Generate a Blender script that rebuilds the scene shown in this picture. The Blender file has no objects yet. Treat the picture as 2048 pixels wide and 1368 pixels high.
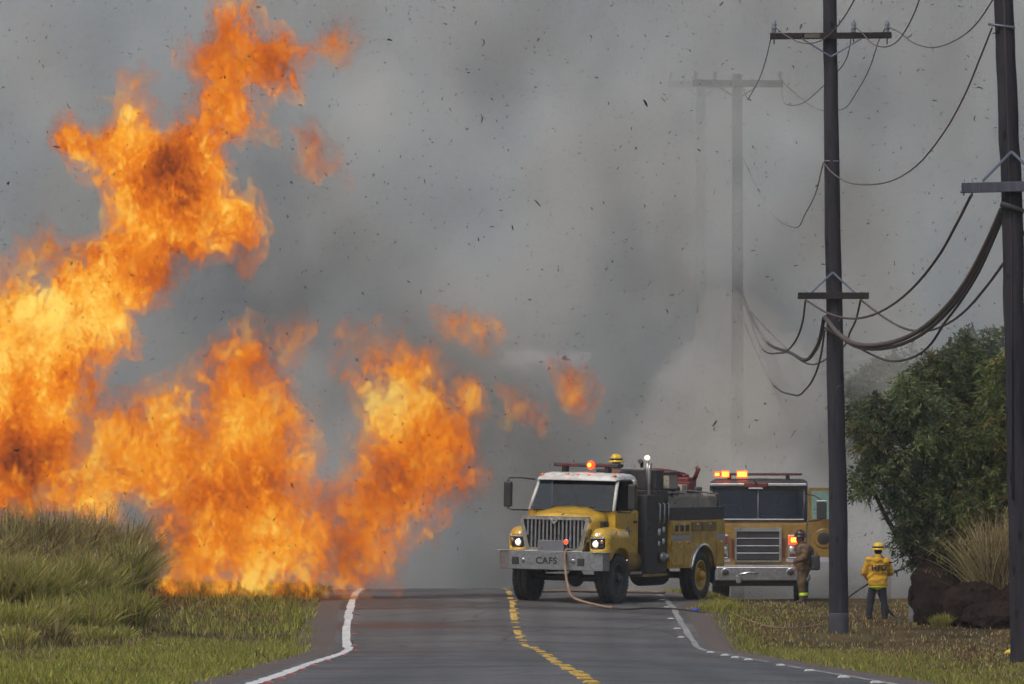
import bpy, bmesh, math, random
import numpy as np
from mathutils import Vector, Matrix, Euler
R = math.radians
random.seed(7)
rng = np.random.default_rng(7)
scene = bpy.context.scene
C = scene.collection

# ---------------------------------------------------------------- camera, world, sun, exposure
FPX, HOR, CAMZ = 14000.0, 960.0, 3.0          # focal length in photo pixels, horizon row, eye height
cam_d = bpy.data.cameras.new('camera')
cam = bpy.data.objects.new('camera', cam_d); C.objects.link(cam)
cam_d.sensor_width = 36.0
cam_d.lens = FPX / 2048 * 36.0
cam_d.clip_start = 1.0; cam_d.clip_end = 6000
cam.location = (0, 0, CAMZ)
cam.rotation_euler = (R(90) + math.atan((HOR - 684) / FPX), 0, 0)
scene.camera = cam

SUN_EL, SUN_ROT = R(58), R(215)
world = bpy.data.worlds.new('World'); scene.world = world
world.use_nodes = True
wn = world.node_tree.nodes; wl = world.node_tree.links
sky = wn.new('ShaderNodeTexSky'); sky.sky_type = 'NISHITA'; sky.sun_disc = False
sky.sun_elevation = SUN_EL; sky.sun_rotation = SUN_ROT; sky.dust_density = 3.0; sky.air_density = 1.0
wn['Background'].inputs['Strength'].default_value = 0.105
hs = wn.new('ShaderNodeHueSaturation'); hs.inputs['Saturation'].default_value = .72   # sky greyed by the drifting smoke
wl.new(sky.outputs[0], hs.inputs['Color']); wl.new(hs.outputs[0], wn['Background'].inputs['Color'])

sun_d = bpy.data.lights.new('sun', 'SUN'); sun_d.energy = 1.5; sun_d.angle = R(12); sun_d.color = (1.0, 0.95, 0.88)
sun = bpy.data.objects.new('sun', sun_d); C.objects.link(sun)
sdir = Vector((math.sin(SUN_ROT) * math.cos(SUN_EL), math.cos(SUN_ROT) * math.cos(SUN_EL), math.sin(SUN_EL)))
sun.rotation_euler = sdir.to_track_quat('Z', 'Y').to_euler()
sun.location = (0, 60, 40)

vs = scene.view_settings
vs.view_transform = 'Standard'; vs.look = 'None'; vs.exposure = 0.28; vs.gamma = 1.0; vs.use_curve_mapping = False
scene.render.engine = 'CYCLES'
cy = scene.cycles
cy.use_denoising = True
cy.use_adaptive_sampling = True; cy.adaptive_threshold = .045; cy.adaptive_min_samples = 24
cy.max_bounces = 5; cy.diffuse_bounces = 1; cy.glossy_bounces = 3; cy.transmission_bounces = 4
cy.volume_bounces = 2; cy.transparent_max_bounces = 24
cy.volume_step_rate = 1.0; cy.volume_max_steps = 256
cy.sample_clamp_indirect = 4.0

# ---------------------------------------------------------------- helpers
def W(px, py, d):                               # a photo pixel at distance d -> world point
    return Vector(((px - 1024) / FPX * d, d, CAMZ - (py - HOR) / FPX * d))

def tag(o, label=None, cat=None, group=None, kind=None):
    if label: o['label'] = label
    if cat: o['category'] = cat
    if group: o['group'] = group
    if kind: o['kind'] = kind
    return o

def thing(name, label, cat, loc=(0, 0, 0), rot=(0, 0, 0), group=None):
    o = bpy.data.objects.new(name, None); C.objects.link(o)
    o.location = loc; o.rotation_euler = rot; o.empty_display_size = 0.3
    return tag(o, label, cat, group)

def obj(name, me, mat=None, parent=None, loc=None, rot=None):
    if isinstance(me, bmesh.types.BMesh):
        bm = me; me = bpy.data.meshes.new(name); bm.to_mesh(me); bm.free()
    o = bpy.data.objects.new(name, me); C.objects.link(o)
    if mat is not None and not me.materials:
        me.materials.append(mat)
    if parent: o.parent = parent
    if loc is not None: o.location = loc
    if rot is not None: o.rotation_euler = rot
    return o

def mesh_np(name, v, f, smooth=True):
    me = bpy.data.meshes.new(name)
    v = np.asarray(v, dtype=np.float32); f = np.asarray(f, dtype=np.int32)
    n, k = f.shape
    me.vertices.add(len(v)); me.vertices.foreach_set('co', v.ravel())
    me.loops.add(n * k); me.loops.foreach_set('vertex_index', f.ravel())
    me.polygons.add(n)
    me.polygons.foreach_set('loop_start', np.arange(0, n * k, k, dtype=np.int32))
    me.update(calc_edges=True)
    if smooth: me.polygons.foreach_set('use_smooth', np.ones(n, dtype=bool))
    me.validate()
    return me

def set_col(me, name, cols):
    a = me.color_attributes.new(name, 'FLOAT_COLOR', 'POINT')
    c = np.ones((len(cols), 4), dtype=np.float32); c[:, :3] = cols
    a.data.foreach_set('color', c.ravel())

def smooth_bm(bm, on=True):
    for f in bm.faces: f.smooth = on

def add_box(bm, x0, x1, y0, y1, z0, z1, bev=0.0, M=None):
    t = bmesh.new()
    bmesh.ops.create_cube(t, size=1.0)
    for v in t.verts:
        v.co = Vector((x0 + (v.co.x + .5) * (x1 - x0), y0 + (v.co.y + .5) * (y1 - y0), z0 + (v.co.z + .5) * (z1 - z0)))
    if bev > 0:
        bmesh.ops.bevel(t, geom=t.edges[:], offset=bev, segments=2, affect='EDGES', profile=.5)
    _merge(bm, t, M)

def _merge(bm, t, M=None):
    if M is not None: bmesh.ops.transform(t, matrix=M, verts=t.verts[:])
    m = bpy.data.meshes.new('tmp'); t.to_mesh(m); t.free(); bm.from_mesh(m); bpy.data.meshes.remove(m)

def box(name, mat, parent, x0, x1, y0, y1, z0, z1, bev=0.01, M=None):
    bm = bmesh.new(); add_box(bm, x0, x1, y0, y1, z0, z1, bev, M)
    return obj(name, bm, mat, parent)

def boxes(name, mat, parent, lst, bev=0.006):
    bm = bmesh.new()
    for b in lst: add_box(bm, *b, bev)
    return obj(name, bm, mat, parent)

def add_prism(bm, pts, a0, a1, axis='x', bev=0.0):
    """polygon pts extruded along an axis from a0 to a1; pts = the two other coordinates in order"""
    t = bmesh.new()
    def co(p, a):
        if axis == 'x': return (a, p[0], p[1])
        if axis == 'y': return (p[0], a, p[1])
        return (p[0], p[1], a)
    A = [t.verts.new(co(p, a0)) for p in pts]; B = [t.verts.new(co(p, a1)) for p in pts]
    t.faces.new(A); t.faces.new(B[::-1])
    n = len(pts)
    for i in range(n): t.faces.new((A[i], B[i], B[(i + 1) % n], A[(i + 1) % n]))
    bmesh.ops.recalc_face_normals(t, faces=t.faces[:])
    if bev > 0: bmesh.ops.bevel(t, geom=t.edges[:], offset=bev, segments=2, affect='EDGES', profile=.5)
    _merge(bm, t)

def prism(name, mat, parent, pts, a0, a1, axis='x', bev=0.008):
    bm = bmesh.new(); add_prism(bm, pts, a0, a1, axis, bev); return obj(name, bm, mat, parent)

def catmull(P, n=8):
    P = [Vector(p) for p in P]
    if len(P) < 3: return P
    Q = [2 * P[0] - P[1]] + P + [2 * P[-1] - P[-2]]
    out = []
    for i in range(1, len(Q) - 2):
        for k in range(n):
            t = k / n
            a, b, c, d = Q[i - 1], Q[i], Q[i + 1], Q[i + 2]
            out.append(.5 * ((2 * b) + (c - a) * t + (2 * a - 5 * b + 4 * c - d) * t * t + (3 * b - a - 3 * c + d) * t ** 3))
    out.append(P[-1])
    return out

def add_tube(bm, pts, rad, seg=8, cap=True):
    pts = [Vector(p) for p in pts]
    n = len(pts)
    if not hasattr(rad, '__len__'): rad = [rad] * n
    rings = []
    up = Vector((0, 0, 1))
    prev = None
    for i, p in enumerate(pts):
        t = (pts[min(i + 1, n - 1)] - pts[max(i - 1, 0)])
        if t.length < 1e-9: t = Vector((0, 0, 1))
        t.normalize()
        a = prev if prev is not None else (up if abs(t.dot(up)) < .9 else Vector((1, 0, 0)))
        a = (a - t * a.dot(t))
        if a.length < 1e-6: a = t.orthogonal()
        a.normalize(); prev = a
        b = t.cross(a)
        rings.append([bm.verts.new(p + (a * math.cos(2 * math.pi * k / seg) + b * math.sin(2 * math.pi * k / seg)) * rad[i]) for k in range(seg)])
    for i in range(n - 1):
        for k in range(seg):
            f = bm.faces.new((rings[i][k], rings[i][(k + 1) % seg], rings[i + 1][(k + 1) % seg], rings[i + 1][k])); f.smooth = True
    if cap:
        bm.faces.new(rings[0][::-1]); bm.faces.new(rings[-1])

def tube(name, mat, parent, pts, rad, seg=8):
    bm = bmesh.new(); add_tube(bm, pts, rad, seg); return obj(name, bm, mat, parent)

def add_lathe(bm, prof, seg=24, M=None, axis='z', cap=True):
    """prof: list of (radius, height) turned about an axis"""
    t = bmesh.new(); rings = []
    for r, h in prof:
        ring = []
        for k in range(seg):
            c, s = math.cos(2 * math.pi * k / seg) * r, math.sin(2 * math.pi * k / seg) * r
            ring.append(t.verts.new({'z': (c, s, h), 'x': (h, c, s), 'y': (c, h, s)}[axis]))
        rings.append(ring)
    for i in range(len(prof) - 1):
        for k in range(seg):
            f = t.faces.new((rings[i][k], rings[i][(k + 1) % seg], rings[i + 1][(k + 1) % seg], rings[i + 1][k])); f.smooth = True
    for ring in (rings[0], rings[-1]) if cap else ():
        t.faces.new(ring)
    bmesh.ops.recalc_face_normals(t, faces=t.faces[:])
    _merge(bm, t, M)

def lathe(name, mat, parent, prof, seg=24, axis='z', loc=(0, 0, 0)):
    bm = bmesh.new(); add_lathe(bm, prof, seg, Matrix.Translation(loc), axis); return obj(name, bm, mat, parent)

def text_mesh(name, s, size, mat, parent, loc, rot=(R(90), 0, 0), depth=.004, bold=0.0, align='CENTER'):
    cu = bpy.data.curves.new(name, 'FONT'); cu.body = s; cu.size = size; cu.extrude = depth; cu.offset = bold
    cu.align_x = align; cu.align_y = 'CENTER'; cu.space_character = 1.12
    t = bpy.data.objects.new(name, cu); C.objects.link(t)
    dg = bpy.context.evaluated_depsgraph_get()
    me = bpy.data.meshes.new_from_object(t.evaluated_get(dg))
    bpy.data.objects.remove(t); bpy.data.curves.remove(cu)
    o = obj(name, me, mat, parent, loc, rot)
    return o

# ---- numpy noise and iso-surfaces
_T = rng.random((32, 32, 32)).astype(np.float32)
def vnoise(x, y, z):
    xi, yi, zi = np.floor(x).astype(np.int64), np.floor(y).astype(np.int64), np.floor(z).astype(np.int64)
    fx, fy, fz = x - xi, y - yi, z - zi
    fx, fy, fz = [t * t * t * (t * (t * 6 - 15) + 10) for t in (fx, fy, fz)]
    x0, y0, z0 = xi & 31, yi & 31, zi & 31
    x1, y1, z1 = (xi + 1) & 31, (yi + 1) & 31, (zi + 1) & 31
    L = lambda a, b, t: a + (b - a) * t
    return L(L(L(_T[x0, y0, z0], _T[x1, y0, z0], fx), L(_T[x0, y1, z0], _T[x1, y1, z0], fx), fy),
             L(L(_T[x0, y0, z1], _T[x1, y0, z1], fx), L(_T[x0, y1, z1], _T[x1, y1, z1], fx), fy), fz) * 2 - 1
def fbm(x, y, z, oct=4, gain=.5):
    s, a, t = 0, 1.0, 0
    for k in range(oct):
        s = s + a * vnoise(x + 7.3 * k, y + 3.1 * k, z + 5.7 * k); t += a
        x, y, z, a = x * 2.03, y * 2.03, z * 2.03, a * gain
    return s / t

def march(F, o, h):
    """marching tetrahedra: surface of F = 0, inside F > 0"""
    nx, ny, nz = F.shape
    ids = np.arange(F.size).reshape(F.shape); I = F > 0
    s = [I[a:nx - 1 + a, b:ny - 1 + b, c:nz - 1 + c] for a in (0, 1) for b in (0, 1) for c in (0, 1)]
    allv = np.logical_and.reduce(s); anyv = np.logical_or.reduce(s)
    cells = np.argwhere(anyv & ~allv)
    cn = [(0, 0, 0), (1, 0, 0), (1, 1, 0), (0, 1, 0), (0, 0, 1), (1, 0, 1), (1, 1, 1), (0, 1, 1)]
    ci = [ids[cells[:, 0] + a, cells[:, 1] + b, cells[:, 2] + c] for a, b, c in cn]
    f = F.ravel()
    E, OUT = [], []                              # triangles as edge pairs, plus an outward hint
    def pos(i):
        i = np.asarray(i); return np.stack([i // (ny * nz), (i // nz) % ny, i % nz], -1).astype(np.float32)
    for tet in ((0, 5, 1, 6), (0, 1, 2, 6), (0, 2, 3, 6), (0, 3, 7, 6), (0, 7, 4, 6), (0, 4, 5, 6)):
        v = np.stack([ci[k] for k in tet], 1)
        code = ((f[v] > 0) * np.array([1, 2, 4, 8])).sum(1)
        for cde in range(1, 15):
            w = v[code == cde]
            if not len(w): continue
            ins = [k for k in range(4) if cde >> k & 1]; outs = [k for k in range(4) if not cde >> k & 1]
            hint = sum(pos(w[:, k]) for k in outs) / len(outs) - sum(pos(w[:, k]) for k in ins) / len(ins)
            if len(ins) == 2:
                a, b = ins; c, d = outs
                q = [(a, c), (a, d), (b, d), (b, c)]; tris = [(q[0], q[1], q[2]), (q[0], q[2], q[3])]
            else:
                l = ins[0] if len(ins) == 1 else outs[0]
                tris = [tuple((l, k) for k in range(4) if k != l)]
            for t in tris:
                E.append(np.stack([np.stack([w[:, p], w[:, q_]], 1) for p, q_ in t], 1)); OUT.append(hint)
    if not E: return np.zeros((0, 3)), np.zeros((0, 3), int)
    E = np.concatenate(E); OUT = np.concatenate(OUT)
    E.sort(axis=2)
    key = E[:, :, 0].astype(np.int64) * F.size + E[:, :, 1]
    u, inv = np.unique(key.ravel(), return_inverse=True)
    a, b = u // F.size, u % F.size
    fa, fb = f[a], f[b]
    t = np.clip(fa / (fa - fb + 1e-12), .02, .98)[:, None]
    V = pos(a) * (1 - t) + pos(b) * t
    T = inv.reshape(-1, 3)
    nrm = np.cross(V[T[:, 1]] - V[T[:, 0]], V[T[:, 2]] - V[T[:, 0]])
    fl = (nrm * OUT).sum(1) < 0
    T[fl] = T[fl][:, ::-1]
    T = T[(T[:, 0] != T[:, 1]) & (T[:, 1] != T[:, 2]) & (T[:, 0] != T[:, 2])]
    return V * h + np.asarray(o, dtype=np.float32), T

def grid(lo, hi, h):
    ax = [np.arange(lo[k] - 2 * h, hi[k] + 3 * h, h, dtype=np.float32) for k in range(3)]
    X, Y, Z = np.meshgrid(*ax, indexing='ij')
    return X, Y, Z, (ax[0][0], ax[1][0], ax[2][0])

def sd_cone(X, Y, Z, a, b, ra, rb):              # tapered capsule, positive inside
    a, b = np.array(a, float), np.array(b, float); d = b - a; L = max((d * d).sum(), 1e-9)
    t = np.clip(((X - a[0]) * d[0] + (Y - a[1]) * d[1] + (Z - a[2]) * d[2]) / L, 0, 1)
    return ra + (rb - ra) * t - np.sqrt((X - a[0] - t * d[0]) ** 2 + (Y - a[1] - t * d[1]) ** 2 + (Z - a[2] - t * d[2]) ** 2)
def sd_ell(X, Y, Z, c, r):
    k = np.sqrt(((X - c[0]) / r[0]) ** 2 + ((Y - c[1]) / r[1]) ** 2 + ((Z - c[2]) / r[2]) ** 2)
    return (1 - k) * min(r)
def sd_box(X, Y, Z, c, hs, rd=.03):
    q = [np.abs(v - c[k]) - (hs[k] - rd) for k, v in enumerate((X, Y, Z))]
    return rd - (np.sqrt(sum(np.maximum(t, 0) ** 2 for t in q)) + np.minimum(np.maximum(np.maximum(q[0], q[1]), q[2]), 0))
def smax(a, b, k=.05):                           # smooth union of positive-inside fields
    h = np.clip(.5 + .5 * (a - b) / k, 0, 1)
    return b * (1 - h) + a * h + k * h * (1 - h)

def iso(name, mat, parent, fn, lo, hi, h):
    X, Y, Z, o = grid(lo, hi, h)
    v, f = march(fn(X, Y, Z).astype(np.float32), o, h)
    return obj(name, mesh_np(name, v, f), mat, parent)

# ---------------------------------------------------------------- materials
def newmat(name):
    m = bpy.data.materials.new(name); m.use_nodes = True
    return m, m.node_tree.nodes, m.node_tree.links, m.node_tree.nodes['Principled BSDF']

def ramp(N, stops, interp='LINEAR'):
    r = N.new('ShaderNodeValToRGB'); cr = r.color_ramp; cr.interpolation = interp
    while len(cr.elements) < len(stops): cr.elements.new(.5)
    for e, (p, c) in zip(cr.elements, stops):
        e.position = p; e.color = (c[0], c[1], c[2], 1)
    return r

def noise(N, L, vec, scale, detail=4, rough=.5, dist=0.0):
    n = N.new('ShaderNodeTexNoise'); n.inputs['Scale'].default_value = scale; n.inputs['Detail'].default_value = detail
    n.inputs['Roughness'].default_value = rough; n.inputs['Distortion'].default_value = dist
    if vec is not None: L.new(vec, n.inputs['Vector'])
    return n

def objco(N, L, scale=(1, 1, 1), rot=(0, 0, 0)):
    t = N.new('ShaderNodeTexCoord'); m = N.new('ShaderNodeMapping')
    m.inputs['Scale'].default_value = scale; m.inputs['Rotation'].default_value = rot
    L.new(t.outputs['Object'], m.inputs['Vector']); return m.outputs[0]

def mat(name, col, rough=.5, metal=0.0, var=.25, vscale=3.0, bump=0.0, bscale=40.0, dirt=None, dirt_amt=.35, coat=0.0, stretch=(1, 1, 1), spec=None):
    """principled paint with uneven colour, optional grime patches, roughness breakup and fine relief"""
    m, N, L, p = newmat(name)
    v = objco(N, L, stretch)
    n = noise(N, L, v, vscale, 6, .6)
    c0 = [max(0, k * (1 - var)) for k in col]; c1 = [min(1, k * (1 + var)) for k in col]
    r = ramp(N, [(.3, c0), (.7, c1)]); L.new(n.outputs['Fac'], r.inputs[0])
    out = r.outputs[0]
    if dirt:
        n2 = noise(N, L, v, vscale * 1.7, 8, .7, .4)
        r2 = ramp(N, [(.5 - dirt_amt * .3, (0, 0, 0)), (.5 + .3 - dirt_amt * .3, (1, 1, 1))]); L.new(n2.outputs['Fac'], r2.inputs[0])
        mx = N.new('ShaderNodeMix'); mx.data_type = 'RGBA'; L.new(r2.outputs[0], mx.inputs[0]); L.new(out, mx.inputs[6])
        mx.inputs[7].default_value = (*dirt, 1); out = mx.outputs[2]
    L.new(out, p.inputs['Base Color'])
    mr = N.new('ShaderNodeMapRange'); mr.inputs['To Min'].default_value = max(.02, rough - .12); mr.inputs['To Max'].default_value = min(1, rough + .15)
    L.new(n.outputs['Fac'], mr.inputs['Value']); L.new(mr.outputs[0], p.inputs['Roughness'])
    p.inputs['Metallic'].default_value = metal
    if spec is not None: p.inputs['Specular IOR Level'].default_value = spec
    if coat: p.inputs['Coat Weight'].default_value = coat; p.inputs['Coat Roughness'].default_value = .12
    if bump:
        nb = noise(N, L, v, bscale, 5, .6); b = N.new('ShaderNodeBump'); b.inputs['Strength'].default_value = bump; b.inputs['Distance'].default_value = .03
        L.new(nb.outputs['Fac'], b.inputs['Height']); L.new(b.outputs[0], p.inputs['Normal'])
    return m

def emat(name, col, strength):
    m, N, L, p = newmat(name)
    p.inputs['Base Color'].default_value = (*col, 1); p.inputs['Emission Color'].default_value = (*col, 1)
    p.inputs['Emission Strength'].default_value = strength
    return m

def attr_mat(name, attr='col', rough=.7, transl=.25):
    m, N, L, p = newmat(name)
    a = N.new('ShaderNodeAttribute'); a.attribute_name = attr
    L.new(a.outputs['Color'], p.inputs['Base Color']); p.inputs['Roughness'].default_value = rough
    p.inputs['Specular IOR Level'].default_value = .25
    t = N.new('ShaderNodeBsdfTranslucent'); L.new(a.outputs['Color'], t.inputs['Color'])
    mx = N.new('ShaderNodeMixShader'); mx.inputs[0].default_value = transl
    L.new(p.outputs[0], mx.inputs[1]); L.new(t.outputs[0], mx.inputs[2])
    L.new(mx.outputs[0], N['Material Output'].inputs['Surface'])
    return m

def glass_mat(name, tint, refl=.06):
    m, N, L, p = newmat(name)
    N.remove(p)
    t = N.new('ShaderNodeBsdfTransparent'); t.inputs[0].default_value = (*tint, 1)
    g = N.new('ShaderNodeBsdfGlossy'); g.inputs['Roughness'].default_value = .06; g.inputs['Color'].default_value = (.8, .86, .9, 1)
    mx = N.new('ShaderNodeMixShader'); mx.inputs[0].default_value = refl; L.new(t.outputs[0], mx.inputs[1]); L.new(g.outputs[0], mx.inputs[2])
    L.new(mx.outputs[0], N['Material Output'].inputs['Surface'])
    return m

M = {}
SOOT = (.045, .038, .03)
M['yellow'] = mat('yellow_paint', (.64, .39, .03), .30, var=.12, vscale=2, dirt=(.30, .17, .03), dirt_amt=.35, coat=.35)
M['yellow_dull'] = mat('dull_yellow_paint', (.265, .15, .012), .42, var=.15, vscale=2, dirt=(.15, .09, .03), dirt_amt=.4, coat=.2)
M['white'] = mat('white_paint', (.62, .61, .58), .4, var=.1, vscale=4, dirt=(.35, .32, .28), dirt_amt=.3)
M['chrome'] = mat('chrome', (.80, .81, .84), .14, 1.0, var=.1, vscale=8)
M['steel'] = mat('brushed_steel', (.36, .36, .37), .34, .85, var=.12, vscale=9, dirt=(.20, .19, .18), dirt_amt=.25)
M['alum'] = mat('aluminium', (.42, .42, .42), .4, .8, var=.2, vscale=6, dirt=(.16, .15, .13), dirt_amt=.3)
M['black'] = mat('black_plastic', (.022, .022, .024), .5, var=.3, vscale=6)
M['dark'] = mat('dark_metal', (.035, .035, .04), .5, .3, var=.3, vscale=5, dirt=(.07, .06, .05))
M['rubber'] = mat('tyre_rubber', (.02, .02, .021), .8, var=.3, vscale=9, dirt=(.06, .055, .05), dirt_amt=.4, bump=.2)
M['grey'] = mat('grey_panel', (.13, .13, .14), .5, var=.15)
M['stripe'] = mat('reflective_stripe', (.36, .37, .40), .45, var=.15)
M['tan'] = mat('canvas_tan', (.36, .32, .25), .9, var=.2, vscale=5, bump=.3, bscale=20)
M['red'] = mat('red_paint', (.14, .02, .018), .45, var=.25, vscale=4)
M['orange_lens'] = mat('amber_lens', (.75, .2, .03), .2, var=.1)
M['clear_lens'] = mat('clear_lens', (.7, .7, .66), .1, .4, var=.1)
M['interior'] = mat('cab_interior', (.012, .014, .018), .9, var=.3)
M['glass'] = glass_mat('windscreen_glass', (.45, .52, .58), .032)
M['glass_teal'] = glass_mat('green_tinted_glass', (.72, .92, .86), .06)
M['lamp_red'] = emat('lit_warning_lamp', (1.0, .035, .003), 3.0)
M['lamp_core'] = emat('lit_warning_lamp_core', (1.0, .36, .03), 4.0)
M['lamp_white'] = emat('lit_headlamp', (1.0, .88, .68), .9)
# ---------------------------------------------------------------- ground and road
_pd = [-20, 0, 68.6, 120, 131, 135, 140, 145, 150, 155, 160, 170, 184, 210, 260, 400, 3000]
_pz = [-.36, -.73, -2.0, -2.95, -3.13, -3.20, -2.97, -2.73, -2.55, -2.5, -2.5, -2.62, -2.85, -3.3, -4.2, -5.5, -12]
_xd = [-20, 0, 68.6, 81, 96, 120, 131, 137, 145, 159, 400, 3000]
_xc = [1.2, 1.1, .79, .73, .60, .50, .38, .13, .03, -.10, -2.6, -20]
def sm(a, b, x):
    t = np.clip((x - a) / (b - a), 0, 1); return t * t * (3 - 2 * t)
def prof(y):
    y = np.asarray(y, float); k = [-2.0, -1, 0, 1, 2.0]
    return CAMZ + sum(np.interp(y + q, _pd, _pz) for q in k) / len(k)
def xcen(y):
    y = np.asarray(y, float); k = [-3., -1.5, 0, 1.5, 3.]
    return sum(np.interp(y + q, _xd, _xc) for q in k) / len(k)
def road_z(x, y):
    u = x - xcen(y); return prof(y) - .024 * np.maximum(u, 0) - .006 * np.maximum(-u, 0)
LANE, SH = 3.4, 4.3
def ground_z(x, y):
    x = np.asarray(x, float); y = np.asarray(y, float)
    u = x - xcen(y)
    z = road_z(np.clip(u, -SH, SH) + xcen(y), y)
    out = np.maximum(np.abs(u) - SH, 0)
    n = fbm(x * .45, y * .45, 0 * x + 3.3, 4)
    n2 = fbm(x * .08, y * .05, 0 * x + 9.1, 3)
    drop = np.where(u > 0, sm(0, 2.2, out) * np.interp(y, [134, 140, 145, 150, 155, 160, 170, 178, 190, 260], [0, .02, .22, .44, .55, .62, .52, .26, .2, .2]), 0)
    z = z - drop + sm(0, 1.2, out) * (n * .07 + .02) + sm(4, 20, out) * n2 * .6
    z = z - .06 * (1 - sm(0, .15, out))
    z = z + np.where(u < 0, sm(1, 6, out) * .15 - .25 * sm(2, 5, out) * sm(60, 80, y) * (1 - sm(120, 134, y)), 0)
    return z
def gz(x, y): return float(ground_z(np.array([x]), np.array([y]))[0])

ys = np.concatenate([np.arange(-20, 60, 4), np.arange(60, 200, .6), np.arange(200, 330, 5), [360, 420, 520, 700, 1000, 1500, 2200, 3000]])
us = np.concatenate([[-900, -400, -180, -90, -50, -32], np.arange(-22, -4.6, .5), [-4.45, -4.3, -4.15, -3.6, -2, 0, 2, 3.6, 4.15, 4.3, 4.45], np.arange(4.7, 22, .5), [32, 50, 90, 180, 400, 900]])
def sheet(name, us, ys, zf, lift=0.0):
    U, Y = np.meshgrid(us, ys); X = U + xcen(Y)
    Z = zf(X, Y) + lift
    v = np.stack([X, Y, Z], -1).reshape(-1, 3)
    n, m = U.shape; i = (np.arange(n - 1)[:, None] * m + np.arange(m - 1)[None]).ravel()
    return mesh_np(name, v, np.stack([i, i + 1, i + m + 1, i + m], 1))

m, N, L, p = newmat('verge_soil')
v = objco(N, L)
na = noise(N, L, v, .5, 6, .65, .3); nb = noise(N, L, v, 4, 8, .7); nc = noise(N, L, v, .22, 5, .6, .2)
ra = ramp(N, [(.36, (.040, .034, .014)), (.5, (.085, .066, .030)), (.66, (.125, .085, .042))]); L.new(na.outputs['Fac'], ra.inputs[0])
rb = ramp(N, [(.3, (.6, .6, .6)), (.75, (1.25, 1.2, 1.1))]); L.new(nb.outputs['Fac'], rb.inputs[0])
rc = ramp(N, [(.52, (0, 0, 0)), (.66, (1, 1, 1))]); L.new(nc.outputs['Fac'], rc.inputs[0])
mx0 = N.new('ShaderNodeMix'); mx0.data_type = 'RGBA'; L.new(rc.outputs[0], mx0.inputs[0]); L.new(ra.outputs[0], mx0.inputs[6]); mx0.inputs[7].default_value = (.115, .042, .022, 1)
mx = N.new('ShaderNodeMix'); mx.data_type = 'RGBA'; mx.blend_type = 'MULTIPLY'; mx.inputs[0].default_value = 1
L.new(mx0.outputs[2], mx.inputs[6]); L.new(rb.outputs[0], mx.inputs[7]); L.new(mx.outputs[2], p.inputs['Base Color'])
p.inputs['Roughness'].default_value = .95; p.inputs['Specular IOR Level'].default_value = .1
bp = N.new('ShaderNodeBump'); bp.inputs['Strength'].default_value = .6; bp.inputs['Distance'].default_value = .05; L.new(nb.outputs['Fac'], bp.inputs['Height']); L.new(bp.outputs[0], p.inputs['Normal'])
M['soil'] = m
tag(obj('ground', sheet('ground', us, ys, ground_z), M['soil']), kind='structure')

m, N, L, p = newmat('asphalt')
v = objco(N, L); vst = objco(N, L, (.10, .55, 1)); vtrk = objco(N, L, (1.3, .02, 1))
n1 = noise(N, L, v, 14, 8, .75); n2 = noise(N, L, vst, 1.0, 6, .6, .3); n3 = noise(N, L, vtrk, 1.0, 3, .5); n4 = noise(N, L, v, .35, 5, .6)
r1 = ramp(N, [(.3, (.65, .65, .66)), (.7, (1.2, 1.2, 1.2))]); L.new(n1.outputs['Fac'], r1.inputs[0])
r2 = ramp(N, [(.34, (.040, .039, .039)), (.48, (.082, .080, .078)), (.7, (.112, .108, .104))]); L.new(n2.outputs['Fac'], r2.inputs[0])
r3 = ramp(N, [(.35, (.75, .75, .75)), (.65, (1.1, 1.1, 1.1))]); L.new(n3.outputs['Fac'], r3.inputs[0])
a = N.new('ShaderNodeMix'); a.data_type = 'RGBA'; a.blend_type = 'MULTIPLY'; a.inputs[0].default_value = 1; L.new(r2.outputs[0], a.inputs[6]); L.new(r1.outputs[0], a.inputs[7])
b = N.new('ShaderNodeMix'); b.data_type = 'RGBA'; b.blend_type = 'MULTIPLY'; b.inputs[0].default_value = 1; L.new(a.outputs[2], b.inputs[6]); L.new(r3.outputs[0], b.inputs[7])
vc = N.new('ShaderNodeTexVoronoi'); vc.feature = 'DISTANCE_TO_EDGE'; vc.inputs['Scale'].default_value = .42
wv = noise(N, L, v, 1.6, 4, .6); wm = N.new('ShaderNodeMix'); wm.data_type = 'RGBA'; wm.inputs[0].default_value = .22; L.new(v, wm.inputs[6]); L.new(wv.outputs['Color'], wm.inputs[7]); L.new(wm.outputs[2], vc.inputs['Vector'])
rk = ramp(N, [(.004, (.35, .34, .33)), (.014, (1, 1, 1))]); L.new(vc.outputs['Distance'], rk.inputs[0])
ck = N.new('ShaderNodeMix'); ck.data_type = 'RGBA'; ck.blend_type = 'MULTIPLY'; ck.inputs[0].default_value = .8; L.new(b.outputs[2], ck.inputs[6]); L.new(rk.outputs[0], ck.inputs[7])
n5 = noise(N, L, v, .16, 3, .5, .3); r5 = ramp(N, [(.42, (.78, .77, .76)), (.46, (1.08, 1.08, 1.08)), (.6, (1.0, 1.0, 1.0)), (.63, (.86, .86, .87))]); L.new(n5.outputs['Fac'], r5.inputs[0])
pk = N.new('ShaderNodeMix'); pk.data_type = 'RGBA'; pk.blend_type = 'MULTIPLY'; pk.inputs[0].default_value = 1; L.new(ck.outputs[2], pk.inputs[6]); L.new(r5.outputs[0], pk.inputs[7])
L.new(pk.outputs[2], p.inputs['Base Color']); p.inputs['Specular IOR Level'].default_value = .3
mr = N.new('ShaderNodeMapRange'); mr.inputs['From Min'].default_value = .35; mr.inputs['From Max'].default_value = .65; mr.inputs['To Min'].default_value = .46; mr.inputs['To Max'].default_value = .92
L.new(n2.outputs['Fac'], mr.inputs['Value']); L.new(mr.outputs[0], p.inputs['Roughness'])
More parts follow.
